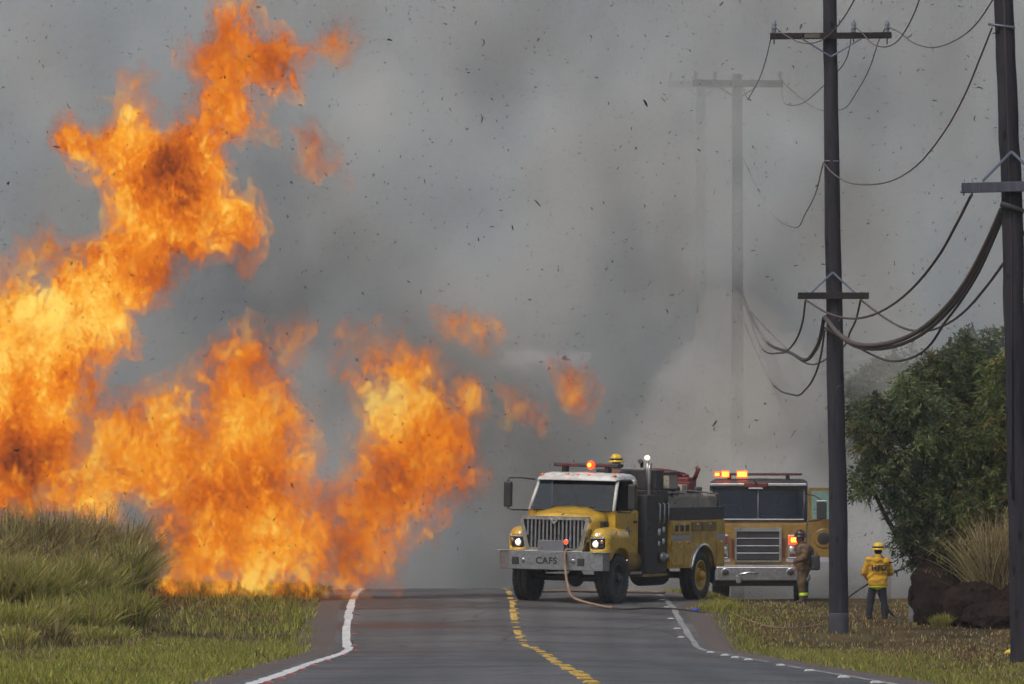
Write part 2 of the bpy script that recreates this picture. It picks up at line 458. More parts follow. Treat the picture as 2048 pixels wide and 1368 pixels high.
bp = N.new('ShaderNodeBump'); bp.inputs['Strength'].default_value = .35; bp.inputs['Distance'].default_value = .012; L.new(n1.outputs['Fac'], bp.inputs['Height']); L.new(bp.outputs[0], p.inputs['Normal'])
M['asphalt'] = m
ry = np.concatenate([np.arange(-20, 60, 4), np.arange(60, 200, .6), np.arange(200, 330, 5)])
road = obj('road', sheet('road', np.array([-3.62, -2.4, -1.2, 0, 1.2, 2.4, 3.62]), ry, road_z), M['asphalt'])
tag(road, kind='structure')
M['shoulder'] = mat('shoulder_asphalt', (.072, .060, .053), .9, var=.3, vscale=1.2, dirt=(.085, .058, .044), dirt_amt=.5, bump=.4, bscale=12)
def ragged_shoulder(side):
    n = len(ry); u0 = side * 3.62; jit = .18 * fbm(ry * .7, 0 * ry + side * 4, 0 * ry, 3)
    U = np.stack([np.full(n, u0 - side * .02), np.full(n, u0 + side * .35), u0 + side * (.72 + jit), u0 + side * (.76 + jit)], 1)
    Y = np.repeat(ry[:, None], 4, 1); X = U + xcen(Y); Z = road_z(X, Y) - .005; Z[:, 3] -= .12
    i = (np.arange(n - 1)[:, None] * 4 + np.arange(3)[None]).ravel()
    f = np.stack([i, i + 1, i + 5, i + 4], 1)
    if side < 0: f = f[:, ::-1]
    return mesh_np('shoulder', np.stack([X, Y, Z], -1).reshape(-1, 3), f)
tag(obj('road_shoulder_left', ragged_shoulder(-1), M['shoulder']), kind='structure')
tag(obj('road_shoulder_right', ragged_shoulder(1), M['shoulder']), kind='structure')

def line_strip(u, w, y0, y1, wear, seed, dash=None):
    yy = np.arange(y0, y1, .12); n = len(yy)
    e0 = u - w / 2 + wear * w * fbm(yy * 1.1, 0 * yy + seed, 0 * yy, 3); e1 = u + w / 2 + wear * w * fbm(yy * 1.2, 0 * yy + seed + 9, 0 * yy, 3)
    Y = np.stack([yy, yy], 1); X = np.stack([e0, e1], 1) + xcen(Y); Z = road_z(X, Y) + .005
    i = np.arange(n - 1) * 2
    if dash is not None:
        i = i[dash(yy[:-1])]
    return mesh_np('line', np.stack([X, Y, Z], -1).reshape(-1, 3), np.stack([i, i + 1, i + 3, i + 2], 1), False)
M['line_white'] = mat('white_road_paint', (.62, .62, .60), .7, var=.15, vscale=3, dirt=(.25, .24, .23), dirt_amt=.35)
M['line_worn'] = mat('worn_white_road_paint', (.34, .33, .32), .8, var=.3, vscale=3, dirt=(.12, .11, .10), dirt_amt=.6)
M['line_yellow'] = mat('yellow_road_paint', (.62, .40, .07), .7, var=.2, vscale=3, dirt=(.25, .17, .06), dirt_amt=.4)
tag(obj('white_edge_line', line_strip(-LANE, .155, 50, 190, .22, 1), M['line_white']), kind='structure')
tag(obj('worn_white_edge_line', line_strip(LANE, .12, 50, 200, .3, 2, lambda y: fbm(y * .5, 0 * y + 5, 0 * y, 3) > -.33), M['line_worn']), kind='structure')
tag(obj('yellow_centre_line', line_strip(0.0, .12, 50, 200, .35, 3, lambda y: fbm(y * 1.4, 0 * y + 2, 0 * y, 3) > -.12), M['line_yellow']), kind='structure')

# raised pavement markers: one small domed block per spot
def marker_mesh(nm, mt, sx=.055, sy=.055):
    bm = bmesh.new(); add_prism(bm, [(-sx, 0), (-sx * .9, .012), (-sx * .55, .026), (sx * .55, .026), (sx * .9, .012), (sx, 0)], -sy, sy, 'y', .003)
    me = bpy.data.meshes.new(nm); bm.to_mesh(me); bm.free(); me.materials.append(mt); return me
M['mk_red'] = mat('red_marker', (.38, .09, .08), .5, dirt=(.2, .12, .11)); M['mk_yel'] = mat('yellow_marker', (.62, .40, .05), .5, dirt=(.3, .2, .06)); M['mk_wht'] = mat('white_marker', (.66, .66, .66), .5, dirt=(.3, .3, .3))
mk = {'red': marker_mesh('marker_red', M['mk_red'], .06, .05), 'yellow': marker_mesh('marker_yellow', M['mk_yel'], .085), 'white': marker_mesh('marker_white', M['mk_wht'], .07)}
def markers(kind, u, spots, label, group, du=0):
    for k, y in enumerate(spots):
        uu = u + du * random.uniform(-1, 1); x = uu + float(xcen(y))
        o = obj('road_marker', mk[kind], None, None, (x, y, float(road_z(np.array([x]), np.array([y]))[0]) + .0005))
        o.rotation_euler = (0, 0, random.uniform(-.15, .15)); tag(o, label, 'road marker', group)
markers('red', -LANE + .16, [71, 75, 80, 86, 93, 102, 113, 125, 134.5, 138.5, 141.5, 144.5, 148], 'small red raised marker along the white left edge line', 'red raised markers by the left edge line', .02)
markers('yellow', .02, [70, 73.5, 77, 81, 85, 90, 96, 103, 111, 120, 129, 136.3, 137.6, 138.9, 140.2, 141.6, 143, 144.5, 146, 147.6, 149.2], 'small yellow raised marker on the yellow centre line', 'yellow raised markers on the centre line', .03)
markers('white', LANE - .14, [77, 83, 92, 101, 112, 117, 122, 128, 138.5, 141, 144, 148, 152], 'small white raised marker beside the worn right edge line', 'white raised markers by the right edge line', .05)
# ---------------------------------------------------------------- vehicles
def tyre_profile(r, w):
    a = r - .20
    return [(a, -w * .36), (a + .05, -w * .46), (r - .07, -w * .5), (r - .02, -w * .46), (r, -w * .38), (r, -w * .2), (r - .014, -w * .19), (r - .014, -w * .13), (r, -w * .12),
            (r, w * .12), (r - .014, w * .13), (r - .014, w * .19), (r, w * .2), (r, w * .38), (r - .02, w * .46), (r - .07, w * .5), (a + .05, w * .46), (a, w * .36)]
def wheel(parent, x, y, r, w, side, rim_mat, dish=.05):
    """rim mesh with tyre, hub and tread as its pieces; side = +1 when the outer face looks to +x"""
    s = side
    a = r - .20
    rm = bmesh.new()
    add_lathe(rm, [(a, -s * w * .36), (a + .015, s * w * .40), (a - .02, s * w * .43), (a - .03, s * w * .30), (a - .05, s * (w * .30 - dish)), (.17, s * (w * .30 - dish)), (.15, s * w * .34), (.001, s * w * .36)], 28, None, 'x')
    o = obj('wheel', rm, rim_mat, parent, (x, y, r))
    tb = bmesh.new(); add_lathe(tb, tyre_profile(r, w) + tyre_profile(r, w)[:1], 40, None, 'x', False)
    for k in range(44):                                   # tread lugs
        ang = 2 * math.pi * k / 44
        for sg in (-1, 1):
            Mx = Matrix.Rotation(ang, 4, 'X')
            add_box(tb, min(sg * w * .22, sg * w * .47), max(sg * w * .22, sg * w * .47), -.018, .018, r - .02, r + .012, 0, Mx)
    obj('tyre', tb, M['rubber'], o)
    hb = bmesh.new(); add_lathe(hb, [(.10, s * w * .30), (.10, s * (w * .36 + .06)), (.07, s * (w * .36 + .10)), (.001, s * (w * .36 + .11))], 16, None, 'x')
    for k in range(10):
        add_lathe(hb, [(.014, 0), (.014, s * .03), (.001, s * .032)], 6, Matrix.Translation((s * (w * .32), math.cos(k * .628) * .135, math.sin(k * .628) * .135)), 'x')
    obj('hub', hb, rim_mat, o)
    return o

def loft(name, mat_, parent, secs, closed=False):
    bm = bmesh.new(); rings = [[bm.verts.new(p) for p in s] for s in secs]
    n = len(secs[0])
    for i in range(len(secs) - 1):
        for k in range(n if closed else n - 1):
            f = bm.faces.new((rings[i][k], rings[i][(k + 1) % n], rings[i + 1][(k + 1) % n], rings[i + 1][k])); f.smooth = True
    for rg in (rings[0], rings[-1]):
        bm.faces.new(rg)
    bmesh.ops.recalc_face_normals(bm, faces=bm.faces[:])
    return obj(name, bm, mat_, parent)

def pane(name, mat_, parent, pts, th=.012):
    """a glass pane from 4 corner points with real thickness"""
    bm = bmesh.new(); P = [Vector(p) for p in pts]
    n = (P[1] - P[0]).cross(P[-1] - P[0]).normalized() * th
    a = [bm.verts.new(p) for p in P]; b = [bm.verts.new(p + n) for p in P]
    bm.faces.new(a[::-1]); bm.faces.new(b)
    k = len(P)
    for i in range(k): bm.faces.new((a[i], a[(i + 1) % k], b[(i + 1) % k], b[i]))
    bmesh.ops.recalc_face_normals(bm, faces=bm.faces[:])
    return obj(name, bm, mat_, parent)

def ring_frame(name, mat_, parent, outer, inner, y0, y1):
    bm = bmesh.new(); n = len(outer)
    for i in range(n):
        j = (i + 1) % n
        add_prism(bm, [outer[i], outer[j], inner[j], inner[i]], y0, y1, 'y', 0)
    bmesh.ops.remove_doubles(bm, verts=bm.verts[:], dist=1e-5)
    return obj(name, bm, mat_, parent)

def lamp(parent, name, x, y, z, r, lens, depth=.05, rim=True):
    o = lathe(name, M['chrome'] if rim else M['black'], parent, [(r * .9, depth), (r * 1.12, 0), (r * 1.12, -.02), (r, -.025)], 20, 'y', (x, y, z))
    bm = bmesh.new(); add_lathe(bm, [(r * .98, -.012), (r * .8, -.03), (r * .45, -.042), (.001, -.047)], 20, Matrix.Translation((x, y, z)), 'y')
    obj('lens', bm, lens, o)
    return o

# ---- front truck
T1D = 150.0
t1x, t1y = (1140 - 1024) / FPX * T1D, T1D
YAW = R(-24)
t1 = thing('fire_truck', 'yellow bonneted fire truck with CAFS on its bumper, parked across the road beside the flames', 'fire truck',
           (t1x, t1y, float(road_z(np.array([t1x]), np.array([t1y]))[0]) - .01), (R(.25), R(1.3), YAW))
A = t1
# chassis
boxes('chassis_frame', M['dark'], A, [(-.45, -.33, -.95, 5.4, .68, .92), (.33, .45, -.95, 5.4, .68, .92), (-.4, .4, .4, .6, .7, .86), (-.4, .4, 2.2, 2.4, .7, .86), (-.4, .4, 5.1, 5.3, .7, .86)], .01)
for yy in (0, 4.5):
    bm = bmesh.new(); add_tube(bm, [(-1.0, yy, .52), (1.0, yy, .52)], .075, 10); add_lathe(bm, [(.001, -.2), (.14, -.16), (.2, 0), (.14, .16), (.001, .2)], 14, Matrix.Translation((.12, yy, .52)), 'y')
    obj('axle', bm, M['dark'], A)
for sx in (-1, 1):
    wheel(A, sx * .98, 0, .525, .33, sx, M['dark'])
    wheel(A, sx * 1.02, 4.5, .525, .33, sx, M['yellow'], .10)
# bumper
bp_ = prism('bumper', M['steel'], A, [(-1.27, -.92), (-1.20, -1.06), (-.95, -1.12), (.95, -1.12), (1.20, -1.06), (1.27, -.92), (1.27, -.84), (-1.27, -.84)], .70, 1.08, 'z', .012)
box('bumper_top_plate', M['alum'], bp_, -1.28, 1.28, -1.13, -.62, 1.083, 1.10, .004)
for x in (-.80, .72): box('tow_pocket', M['black'], bp_, x - .08, x + .08, -1.135, -1.10, .80, .96, .01)
for x in (-.62, .54): lamp(bp_, 'fog_lamp', x, -1.122, .89, .045, M['grey'], .02)
bx_ = box('number_plate', M['clear_lens'], bp_, 1.0, 1.2, -1.1, -1.09, .8, .9, .003); bx_.rotation_euler = (0, 0, 0); bx_.location = (.0, .06, 0)
tx = text_mesh('lettering', 'CAFS', .20, M['black'], bp_, (-.08, -1.124, .89), bold=.006)
# grille
go = [(-.74, 1.84), (.74, 1.84), (.80, 1.76), (.66, 1.10), (-.66, 1.10), (-.80, 1.76)]
gi = [(-.70, 1.765), (.70, 1.765), (.715, 1.74), (.58, 1.17), (-.58, 1.17), (-.715, 1.74)]
ring_frame('grille_surround', M['chrome'], A, go, gi, -.92, -.76)
prism('radiator', M['black'], A, gi, -.81, -.775, 'y', 0)
for k in range(15):
    x = -.63 + k * .09
    zb = 1.18 if abs(x) < .57 else 1.18 + (abs(x) - .57) * 4.2
    box('grille_bar', M['steel'], A, x - .022, x + .022, -.885, -.815, zb, 1.765, .008)
prism('grille_badge', M['chrome'], A, [(-.13, 1.80), (0, 1.66), (.13, 1.80), (.085, 1.80), (0, 1.71), (-.085, 1.80)], -.935, -.90, 'y', .004)
box('winch_plate', M['grey'], A, -.36, .26, -.98, -.935, 1.03, 1.33, .012)
lamp(A, 'warning_lamp', .30, -.95, 1.30, .055, M['lamp_red'], .06)
# bonnet and wings
secs = []
for y, hw, zs, zt, crown in ((-.77, .72, 1.30, 1.80, .05), (-.55, .74, 1.30, 1.84, .07), (-.2, .80, 1.30, 1.90, .09), (.08, .86, 1.30, 1.965, .10)):
    secs.append([(-hw, y, zs), (-hw, y, zt - .14), (-hw * .96, y, zt - .05), (-hw * .86, y, zt), (-hw * .45, y, zt + crown * .8), (0, y, zt + crown), (hw * .45, y, zt + crown * .8), (hw * .86, y, zt), (hw * .96, y, zt - .05), (hw, y, zt - .14), (hw, y, zs)])
hood = loft('bonnet', M['yellow'], A, secs)
for sx in (-1, 1):
    bm = bmesh.new()
    for k in range(4): add_box(bm, min(sx * .80, sx * .865), max(sx * .80, sx * .865), -.30 + k * .085, -.25 + k * .085, 1.60, 1.74, .01)
    obj('bonnet_vent', bm, M['black'], hood)
    def fn(X, Y, Z, sx=sx):
        f = sd_box(X, Y, Z, (sx * .93, -.08, 1.18), (.25, .70, .42), .22)
        f = smax(f, sd_ell(X, Y, Z, (sx * .90, -.15, 1.38), (.25, .62, .22)), .08)
        cut = .66 - np.sqrt(Y ** 2 + (Z - .525) ** 2)
        cut = np.minimum(cut, .40 - np.abs(X - sx * 1.10))
        lampc = sd_box(X, Y, Z, (sx * .93, -.80, 1.28), (.17, .14, .125), .05)
        return np.minimum(np.minimum(np.minimum(f, -cut), -lampc), Z - .92)
    iso('wing', M['yellow'], A, fn, (sx * .93 - .3, -.85, .85), (sx * .93 + .3, .7, 1.66), .028)
    hl = box('headlamp_housing', M['black'], A, sx * .93 - .155, sx * .93 + .155, -.74, -.62, 1.17, 1.385, .03)
    lamp(hl, 'headlamp', sx * .93 - sx * .03, -.755, 1.265, .075, M['lamp_white'])
    lamp(hl, 'indicator', sx * .93 + sx * .11, -.745, 1.32, .035, M['orange_lens'], .03)
    bw = box('headlamp_trim', M['chrome'], A, sx * .93 - .165, sx * .93 + .165, -.765, -.70, 1.385, 1.425, .012)
    lamp(A, 'marker_lamp', sx * .98, -.50, 1.56, .022, M['orange_lens'], .02)
lamp(A, 'spot_lamp', .93, -.76, 1.46, .045, M['lamp_white'], .05)
# cab
cabm = bmesh.new()
add_prism(cabm, [(.06, .98), (1.28, .98), (1.28, 1.96), (.0, 1.96)], -1.02, 1.02, 'x', .03)
add_box(cabm, -.98, .98, 1.20, 1.28, 1.95, 2.62, .02)
cab = obj('cab', cabm, M['yellow'], A)
for sx in (-1, 1):
    tube('windscreen_pillar', M['white'], cab, [(sx * .985, -.02, 1.95), (sx * .90, .37, 2.64)], .038, 8)
    box('door_pillar', M['white'], cab, sx * .95 - .035, sx * .95 + .035, 1.08, 1.22, 1.955, 2.63, .02)
    prism('side_window', M['glass'], cab, [(.06, 1.98), (1.08, 1.98), (1.08, 2.58), (.40, 2.58)], sx * .955 - .006, sx * .955 + .006, 'x', 0)
    dr = prism('door', M['yellow'], A, [(.16, 1.06), (1.16, 1.06), (1.16, 1.93), (.10, 1.93)], sx * 1.02, sx * 1.045, 'x', .008)
    box('door_handle', M['black'], dr, sx * 1.06 - .015, sx * 1.06 + .015, .92, 1.08, 1.70, 1.75, .008)
    lathe('door_badge', M['grey'], dr, [(.13, sx * 1.047), (.13, sx * 1.052), (.001, sx * 1.053)], 20, 'x', (0, .62, 1.5))
    st = box('cab_step', M['alum'], A, sx * .98 - .16, sx * .98 + .16, .62, 1.24, .60, .66, .01)
    tk = lathe('fuel_tank', M['alum'] if sx < 0 else M['yellow_dull'], A, [(.001, .70), (.20, .71), (.23, .74), (.23, 1.50), (.20, 1.53), (.001, 1.54)], 20, 'y', (sx * .84, 0, .86))
secs = []
for y, z, hw in ((.22, 2.60, .90), (.26, 2.68, .93), (.40, 2.735, .93), (.8, 2.765, .93), (1.25, 2.74, .93), (1.34, 2.66, .92), (1.34, 2.60, .90)):
    secs.append([(-hw, y, 2.60), (-hw * .99, y, z - .05 if z > 2.66 else z), (-hw * .88, y, z), (0, y, z + .02), (hw * .88, y, z), (hw * .99, y, z - .05 if z > 2.66 else z), (hw, y, 2.60)])
roof = loft('roof', M['white'], A, secs)
for x in (-.84, -.25, 0, .25, .84): lathe('clearance_lamp', M['orange_lens'], roof, [(.045, 0), (.045, .035), (.03, .05), (.001, .055)], 12, 'z', (x, .33, 2.685))
pane('windscreen', M['glass'], A, [(-.95, .0, 1.975), (.95, .0, 1.975), (.88, .345, 2.61), (-.88, .345, 2.61)])
boxes('cowl', M['black'], A, [(-.93, .93, -.06, .10, 1.955, 1.985)], .01)
for x0 in (-.5, .35): tube('wiper', M['black'], A, [(x0, -.03, 1.99), (x0 + .25, .07, 2.10), (x0 + .5, .13, 2.17)], .010, 6)
# what is seen through the glass
box('dashboard', M['interior'], A, -.93, .93, .1, .42, 1.80, 2.05, .04)
for x in (-.5, .5):
    bm = bmesh.new(); add_box(bm, x - .25, x + .25, .75, .90, 1.55, 2.30, .05); add_box(bm, x - .13, x + .13, .78, .88, 2.31, 2.50, .03); add_box(bm, x - .26, x + .26, .35, .9, 1.45, 1.60, .04)
    obj('seat', bm, M['interior'], A)
bm = bmesh.new(); add_tube(bm, [(.5 + .2 * math.cos(a * .3307), .42 + .07 * math.sin(a * .3307), 2.06 + .18 * math.sin(a * .3307)) for a in range(20)], .016, 6, False)
obj('steering_wheel', bm, M['black'], A)
box('headliner', M['interior'], A, -.88, .88, .3, 1.22, 2.585, 2.60, .004)
box('rear_cab_wall', M['interior'], A, -.94, .94, 1.16, 1.20, 1.6, 2.59, .004)
# mirrors
for sx in (-1, 1):
    ma = tube('mirror_arm', M['black'], A, [(sx * .95, .18, 2.60), (sx * 1.2, -.02, 2.63), (sx * 1.42, -.10, 2.63), (sx * 1.46, -.10, 2.58), (sx * 1.45, -.10, 1.98), (sx * 1.38, -.06, 1.94), (sx * 1.0, .12, 1.94)], .016, 6)
    box('mirror_head', M['black'], ma, sx * 1.45 - .09, sx * 1.45 + .09, -.17, -.05, 2.0, 2.55, .035)
# light bar
lb = box('light_bar', M['dark'], A, -.72, .80, .62, .92, 2.885, 2.965, .025)
for x in (-.5, .5): box('light_bar_foot', M['dark'], lb, x - .05, x + .05, .68, .86, 2.77, 2.884, .006)
lr = lathe('lit_lamp', M['lamp_red'], lb, [(.001, -.10), (.06, -.09), (.09, -.04), (.09, .0), (.06, .03), (.001, .04)], 16, 'y', (.185, .58, 2.93))
lathe('lamp_core', M['lamp_core'], lr, [(.042, 0), (.042, -.02), (.001, -.025)], 12, 'y', (.185, .49, 2.93))
for x in (-.5, -.25, .5): box('light_bar_lens', M['red'], lb, x - .1, x + .1, .61, .63, 2.90, 2.955, .008)
# pump house and deck behind the cab
ph = box('pump_house', M['dark'], A, -1.15, 1.15, 1.95, 2.60, .62, 2.40, .02)
box('pump_deck', M['dark'], A, -1.12, 1.12, 1.36, 1.93, 1.28, 1.36, .01)
box('side_locker', M['black'], A, .80, 1.18, 1.37, 1.93, .60, 2.30, .02)
box('locker', M['dark'], A, -1.18, -.80, 1.37, 1.93, .60, 2.30, .02)
box('deck_box', M['dark'], A, -.30, 1.12, 1.96, 2.40, 2.41, 2.84, .02)
for k in range(5): tube('deck_pipe', M['steel'] if k % 2 else M['tan'], A, [(1.0 - .2 * k, 2.45, 2.38), (1.0 - .2 * k, 2.48, 2.55 + .05 * (k % 3)), (.9 - .2 * k, 2.9, 2.52), (.85 - .15 * k, 3.4, 2.42)], .035, 8)
for k in range(4): box('equipment_box', M[('dark', 'tan', 'red', 'grey')[k]], A, .55 + .04 * k, 1.0, 3.3 + k * .42, 3.62 + k * .42, 2.36, 2.46 + .05 * (k % 3), .015)
box('canvas_box', M['tan'], A, .62, 1.15, 2.62, 3.12, 2.42, 2.74, .03)
box('canvas_box_lid', M['dark'], A, .58, 1.18, 2.60, 3.16, 2.745, 2.80, .01)
for i, (yy, zz, rr) in enumerate(((2.1, 1.5, .07), (2.1, 1.25, .05), (2.35, 1.55, .06), (2.35, 1.3, .06), (2.2, .95, .11), (2.45, .95, .08))):
    lathe('pump_outlet' if rr > .075 else 'gauge', M['steel'] if rr > .075 else M['clear_lens'], ph, [(rr * 1.1, 1.15), (rr * 1.1, 1.165), (rr, 1.17), (.001, 1.171)] if rr <= .075 else [(rr, 1.15), (rr, 1.24), (rr * .8, 1.25), (.001, 1.25)], 16, 'x', (0, yy, zz))
for yy in (2.03, 2.28, 2.52): tube('grab_rail', M['alum'], ph, [(1.16, yy, 1.68), (1.20, yy, 1.70), (1.20, yy, 2.1), (1.16, yy, 2.12)], .016, 6)
tube('exhaust_stack', M['steel'], A, [(1.10, 1.62, 1.0), (1.10, 1.62, 2.85), (1.10, 1.66, 2.98)], .05, 10)
lp_ = tube('lamp_mast', M['steel'], A, [(.98, 1.80, 2.3), (.98, 1.80, 3.05)], .028, 8)
lathe('mast_lamp', M['lamp_white'], lp_, [(.001, -.06), (.05, -.05), (.06, .02), (.04, .06), (.001, .07)], 12, 'y', (.98, 1.78, 3.10))
tube('siren_horn', M['black'], A, [(.72, 2.1, 2.88), (.72, 2.1, 2.99), (.72, 2.0, 3.02)], [.03, .04, .055], 10)
# rear body: lockers either side of the rear wheel
def arch(y):                                          # body side outline with the wheel arch cut out
    return math.sqrt(max(0, .68 ** 2 - (y - 4.5) ** 2)) + .50
bodypts = [(2.64, .70), (3.72, .70)] + [(3.82 + k * .068, max(.70, arch(3.82 + k * .068))) for k in range(21)] + [(5.28, .70), (5.75, .70), (5.75, 1.74), (2.64, 1.74)]
bm = bmesh.new(); add_prism(bm, bodypts, .55, 1.20, 'x', 0); body = obj('body', bm, M['yellow'], A)
bm = bmesh.new(); add_prism(bm, bodypts, -1.20, -.55, 'x', 0); obj('body', bm, M['yellow'], A)
box('body_core', M['dark'], A, -.545, .545, 2.64, 5.74, .93, 1.735, .01)
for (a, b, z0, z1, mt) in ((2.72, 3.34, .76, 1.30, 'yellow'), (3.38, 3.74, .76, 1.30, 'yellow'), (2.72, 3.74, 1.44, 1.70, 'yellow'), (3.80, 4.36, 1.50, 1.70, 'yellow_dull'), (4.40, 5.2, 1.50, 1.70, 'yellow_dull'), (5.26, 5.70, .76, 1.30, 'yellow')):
    d_ = box('locker_door', M[mt], A, 1.203, 1.225, a, b, z0, z1, .008)
    box('locker_handle', M['chrome'], d_, 1.226, 1.25, (a + b) / 2 - .06, (a + b) / 2 + .06, z1 - .07, z1 - .03, .006)
for k in range(3): box('vent_panel', M['black'], A, 1.226, 1.232, 2.82 + k * .3, 3.02 + k * .3, 1.50, 1.64, .004)
for (a, b) in ((2.66, 3.76), (5.22, 5.74)): box('reflective_band', M['stripe'], A, 1.203, 1.209, a, b, 1.325, 1.42, .002)
bm = bmesh.new()                                      # bright trim round the arch
P = [(4.5 + .70 * math.cos(R(a)), .50 + .70 * math.sin(R(a))) for a in range(12, 169, 12)]
add_tube(bm, [(1.215, p[0], p[1]) for p in P], .032, 8); obj('arch_trim', bm, M['chrome'], A)
box('mud_guard', M['black'], A, .62, 1.19, 5.21, 5.25, .35, .95, .005)
boxes('running_board', M['yellow_dull'], A, [(.75, 1.16, 1.26, 2.60, .54, .60)], .01)
lathe('under_tank', M['black'], A, [(.001, 2.3), (.22, 2.31), (.25, 2.35), (.25, 3.45), (.22, 3.49), (.001, 3.5)], 18, 'y', (.62, 0, .56))
lamp(A, 'step_lamp', 1.05, .60, .93, .035, M['lamp_white'], .03)
box('hose_bed_wall', M['dark'], A, 1.04, 1.18, 2.64, 5.74, 1.742, 2.02, .01)
box('hose_bed_wall', M['dark'], A, -1.18, -1.04, 2.64, 5.74, 1.742, 2.02, .01)
def fn(X, Y, Z):
    return sd_box(X, Y, Z, (.0, 4.2, 2.02), (1.0, 1.5, .30 + 0 * 1), .12) + .035 * fbm(X * 3, Y * 3, Z * 3, 3) + .05 * (Y - 4.2) / 1.5
iso('canvas_cover', M['tan'], A, fn, (-1.05, 2.65, 1.70), (1.05, 5.8, 2.46), .05)
for k, yy in enumerate((2.9, 3.25, 3.6)):
    tube('reel_hoop', M['dark'], A, [(.95, yy, 2.0), (.96, yy + .02, 2.45), (.85, yy + .06, 2.66 - .03 * k), (.5, yy + .1, 2.74 - .03 * k), (.1, yy + .1, 2.66), (0, yy + .1, 2.2)], .018, 6)
tube('deck_rail', M['alum'], A, [(1.08, 2.7, 2.02), (1.08, 2.72, 2.34), (1.08, 3.9, 2.38), (1.08, 5.6, 2.30), (1.08, 5.64, 2.02)], .02, 6)
mo = bmesh.new(); add_lathe(mo, [(.16, 2.40), (.16, 2.46), (.08, 2.50), (.08, 2.62), (.11, 2.66), (.11, 2.72), (.001, 2.74)], 14, Matrix.Translation((.55, 4.9, 0)), 'z')
add_tube(mo, [(.55, 4.9, 2.66), (.40, 4.75, 2.72), (.15, 4.5, 2.78), (-.1, 4.2, 2.80)], [.10, .09, .07, .05], 10)
add_box(mo, .42, .75, 4.7, 5.15, 2.42, 2.66, .03); add_tube(mo, [(.75, 5.0, 2.6), (.85, 5.0, 2.85), (.80, 5.0, 2.88)], .05, 8)
obj('water_cannon', mo, M['red'], A)

# ---- second engine, flat faced cab
T2D = 179.5
t2x, t2y = (1516 - 1024) / FPX * T2D, T2D
t2 = thing('fire_engine', 'flat fronted yellow fire engine with lit red roof lamps and an open cab door', 'fire truck',
           (t2x, t2y, gz(t2x, t2y + 1.5) + .02), (0, 0, R(-3)))
A = t2
cm = bmesh.new()
add_prism(cm, [(0.0, .62), (.04, 2.02), (.12, 2.10), (2.7, 2.10), (2.7, .62)], -1.26, 1.26, 'x', .05)
add_box(cm, -1.24, 1.24, 2.2, 2.68, 2.05, 3.02, .03)
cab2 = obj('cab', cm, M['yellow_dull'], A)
pts = []
secs = []
for y, z in ((.26, 2.88), (.22, 2.93), (.28, 3.04), (.5, 3.12), (1.4, 3.15), (2.66, 3.10), (2.7, 2.9)):
    secs.append([(-1.25, y, 2.86), (-1.24, y, max(2.87, z - .06)), (-1.12, y, z), (0, y, z + .015), (1.12, y, z), (1.24, y, max(2.87, z - .06)), (1.25, y, 2.86)])
loft('roof', M['dark'], A, secs)
box('brow_trim', M['chrome'], A, -1.24, -.35, .16, .215, 2.955, 3.035, .02)
box('brow_trim', M['chrome'], A, .25, 1.24, .16, .215, 2.955, 3.035, .02)
box('roof_box', M['red'], A, -.34, .24, .15, .6, 2.93, 3.05, .02)
box('brow_light', M['clear_lens'], A, -.25, .12, .13, .16, 2.885, 2.925, .008)
for sx in (-1, 1):
    pane('windscreen', M['glass'], A, [(sx * .03, .07, 2.13), (sx * 1.16, .07, 2.13), (sx * 1.13, .24, 2.85), (sx * .03, .24, 2.85)] if sx > 0 else [(-1.16, .07, 2.13), (-.03, .07, 2.13), (-.03, .24, 2.85), (-1.13, .24, 2.85)])
    tube('windscreen_pillar', M['black'], A, [(sx * 1.205, .08, 2.08), (sx * 1.18, .26, 2.90)], .048, 8)
    prism('side_window', M['glass'], A, [(.20, 2.16), (1.05, 2.16), (1.05, 2.82), (.32, 2.82)], sx * 1.20 - .006, sx * 1.20 + .006, 'x', 0)
    box('door_pillar', M['dark'], A, sx * 1.20 - .04, sx * 1.20 + .04, 1.08, 1.25, 2.08, 2.88, .02)
    prism('side_window', M['glass'], A, [(1.28, 2.16), (2.16, 2.16), (2.16, 2.82), (1.28, 2.82)], sx * 1.20 - .006, sx * 1.20 + .006, 'x', 0)
tube('windscreen_divider', M['grey'], A, [(0, .055, 2.12), (0, .235, 2.87)], .022, 6)
box('windscreen_sill', M['chrome'], A, -1.18, 1.18, -.0, .08, 2.085, 2.125, .012)
box('dashboard', M['interior'], A, -1.18, 1.18, .2, .6, 1.98, 2.22, .05)
for x in (-.65, .65):
    bm = bmesh.new(); add_box(bm, x - .26, x + .26, 1.0, 1.15, 1.7, 2.5, .05); add_box(bm, x - .14, x + .14, 1.02, 1.12, 2.51, 2.72, .03); obj('seat', bm, M['interior'], A)
bm = bmesh.new(); add_tube(bm, [(-.65 + .24 * math.cos(a * .3307), .72 + .06 * math.sin(a * .3307), 2.26 + .22 * math.sin(a * .3307)) for a in range(20)], .018, 6, False)
obj('steering_wheel', bm, M['grey'], A)
box('rear_cab_wall', M['interior'], A, -1.2, 1.2, 2.12, 2.18, 1.7, 2.85, .004)
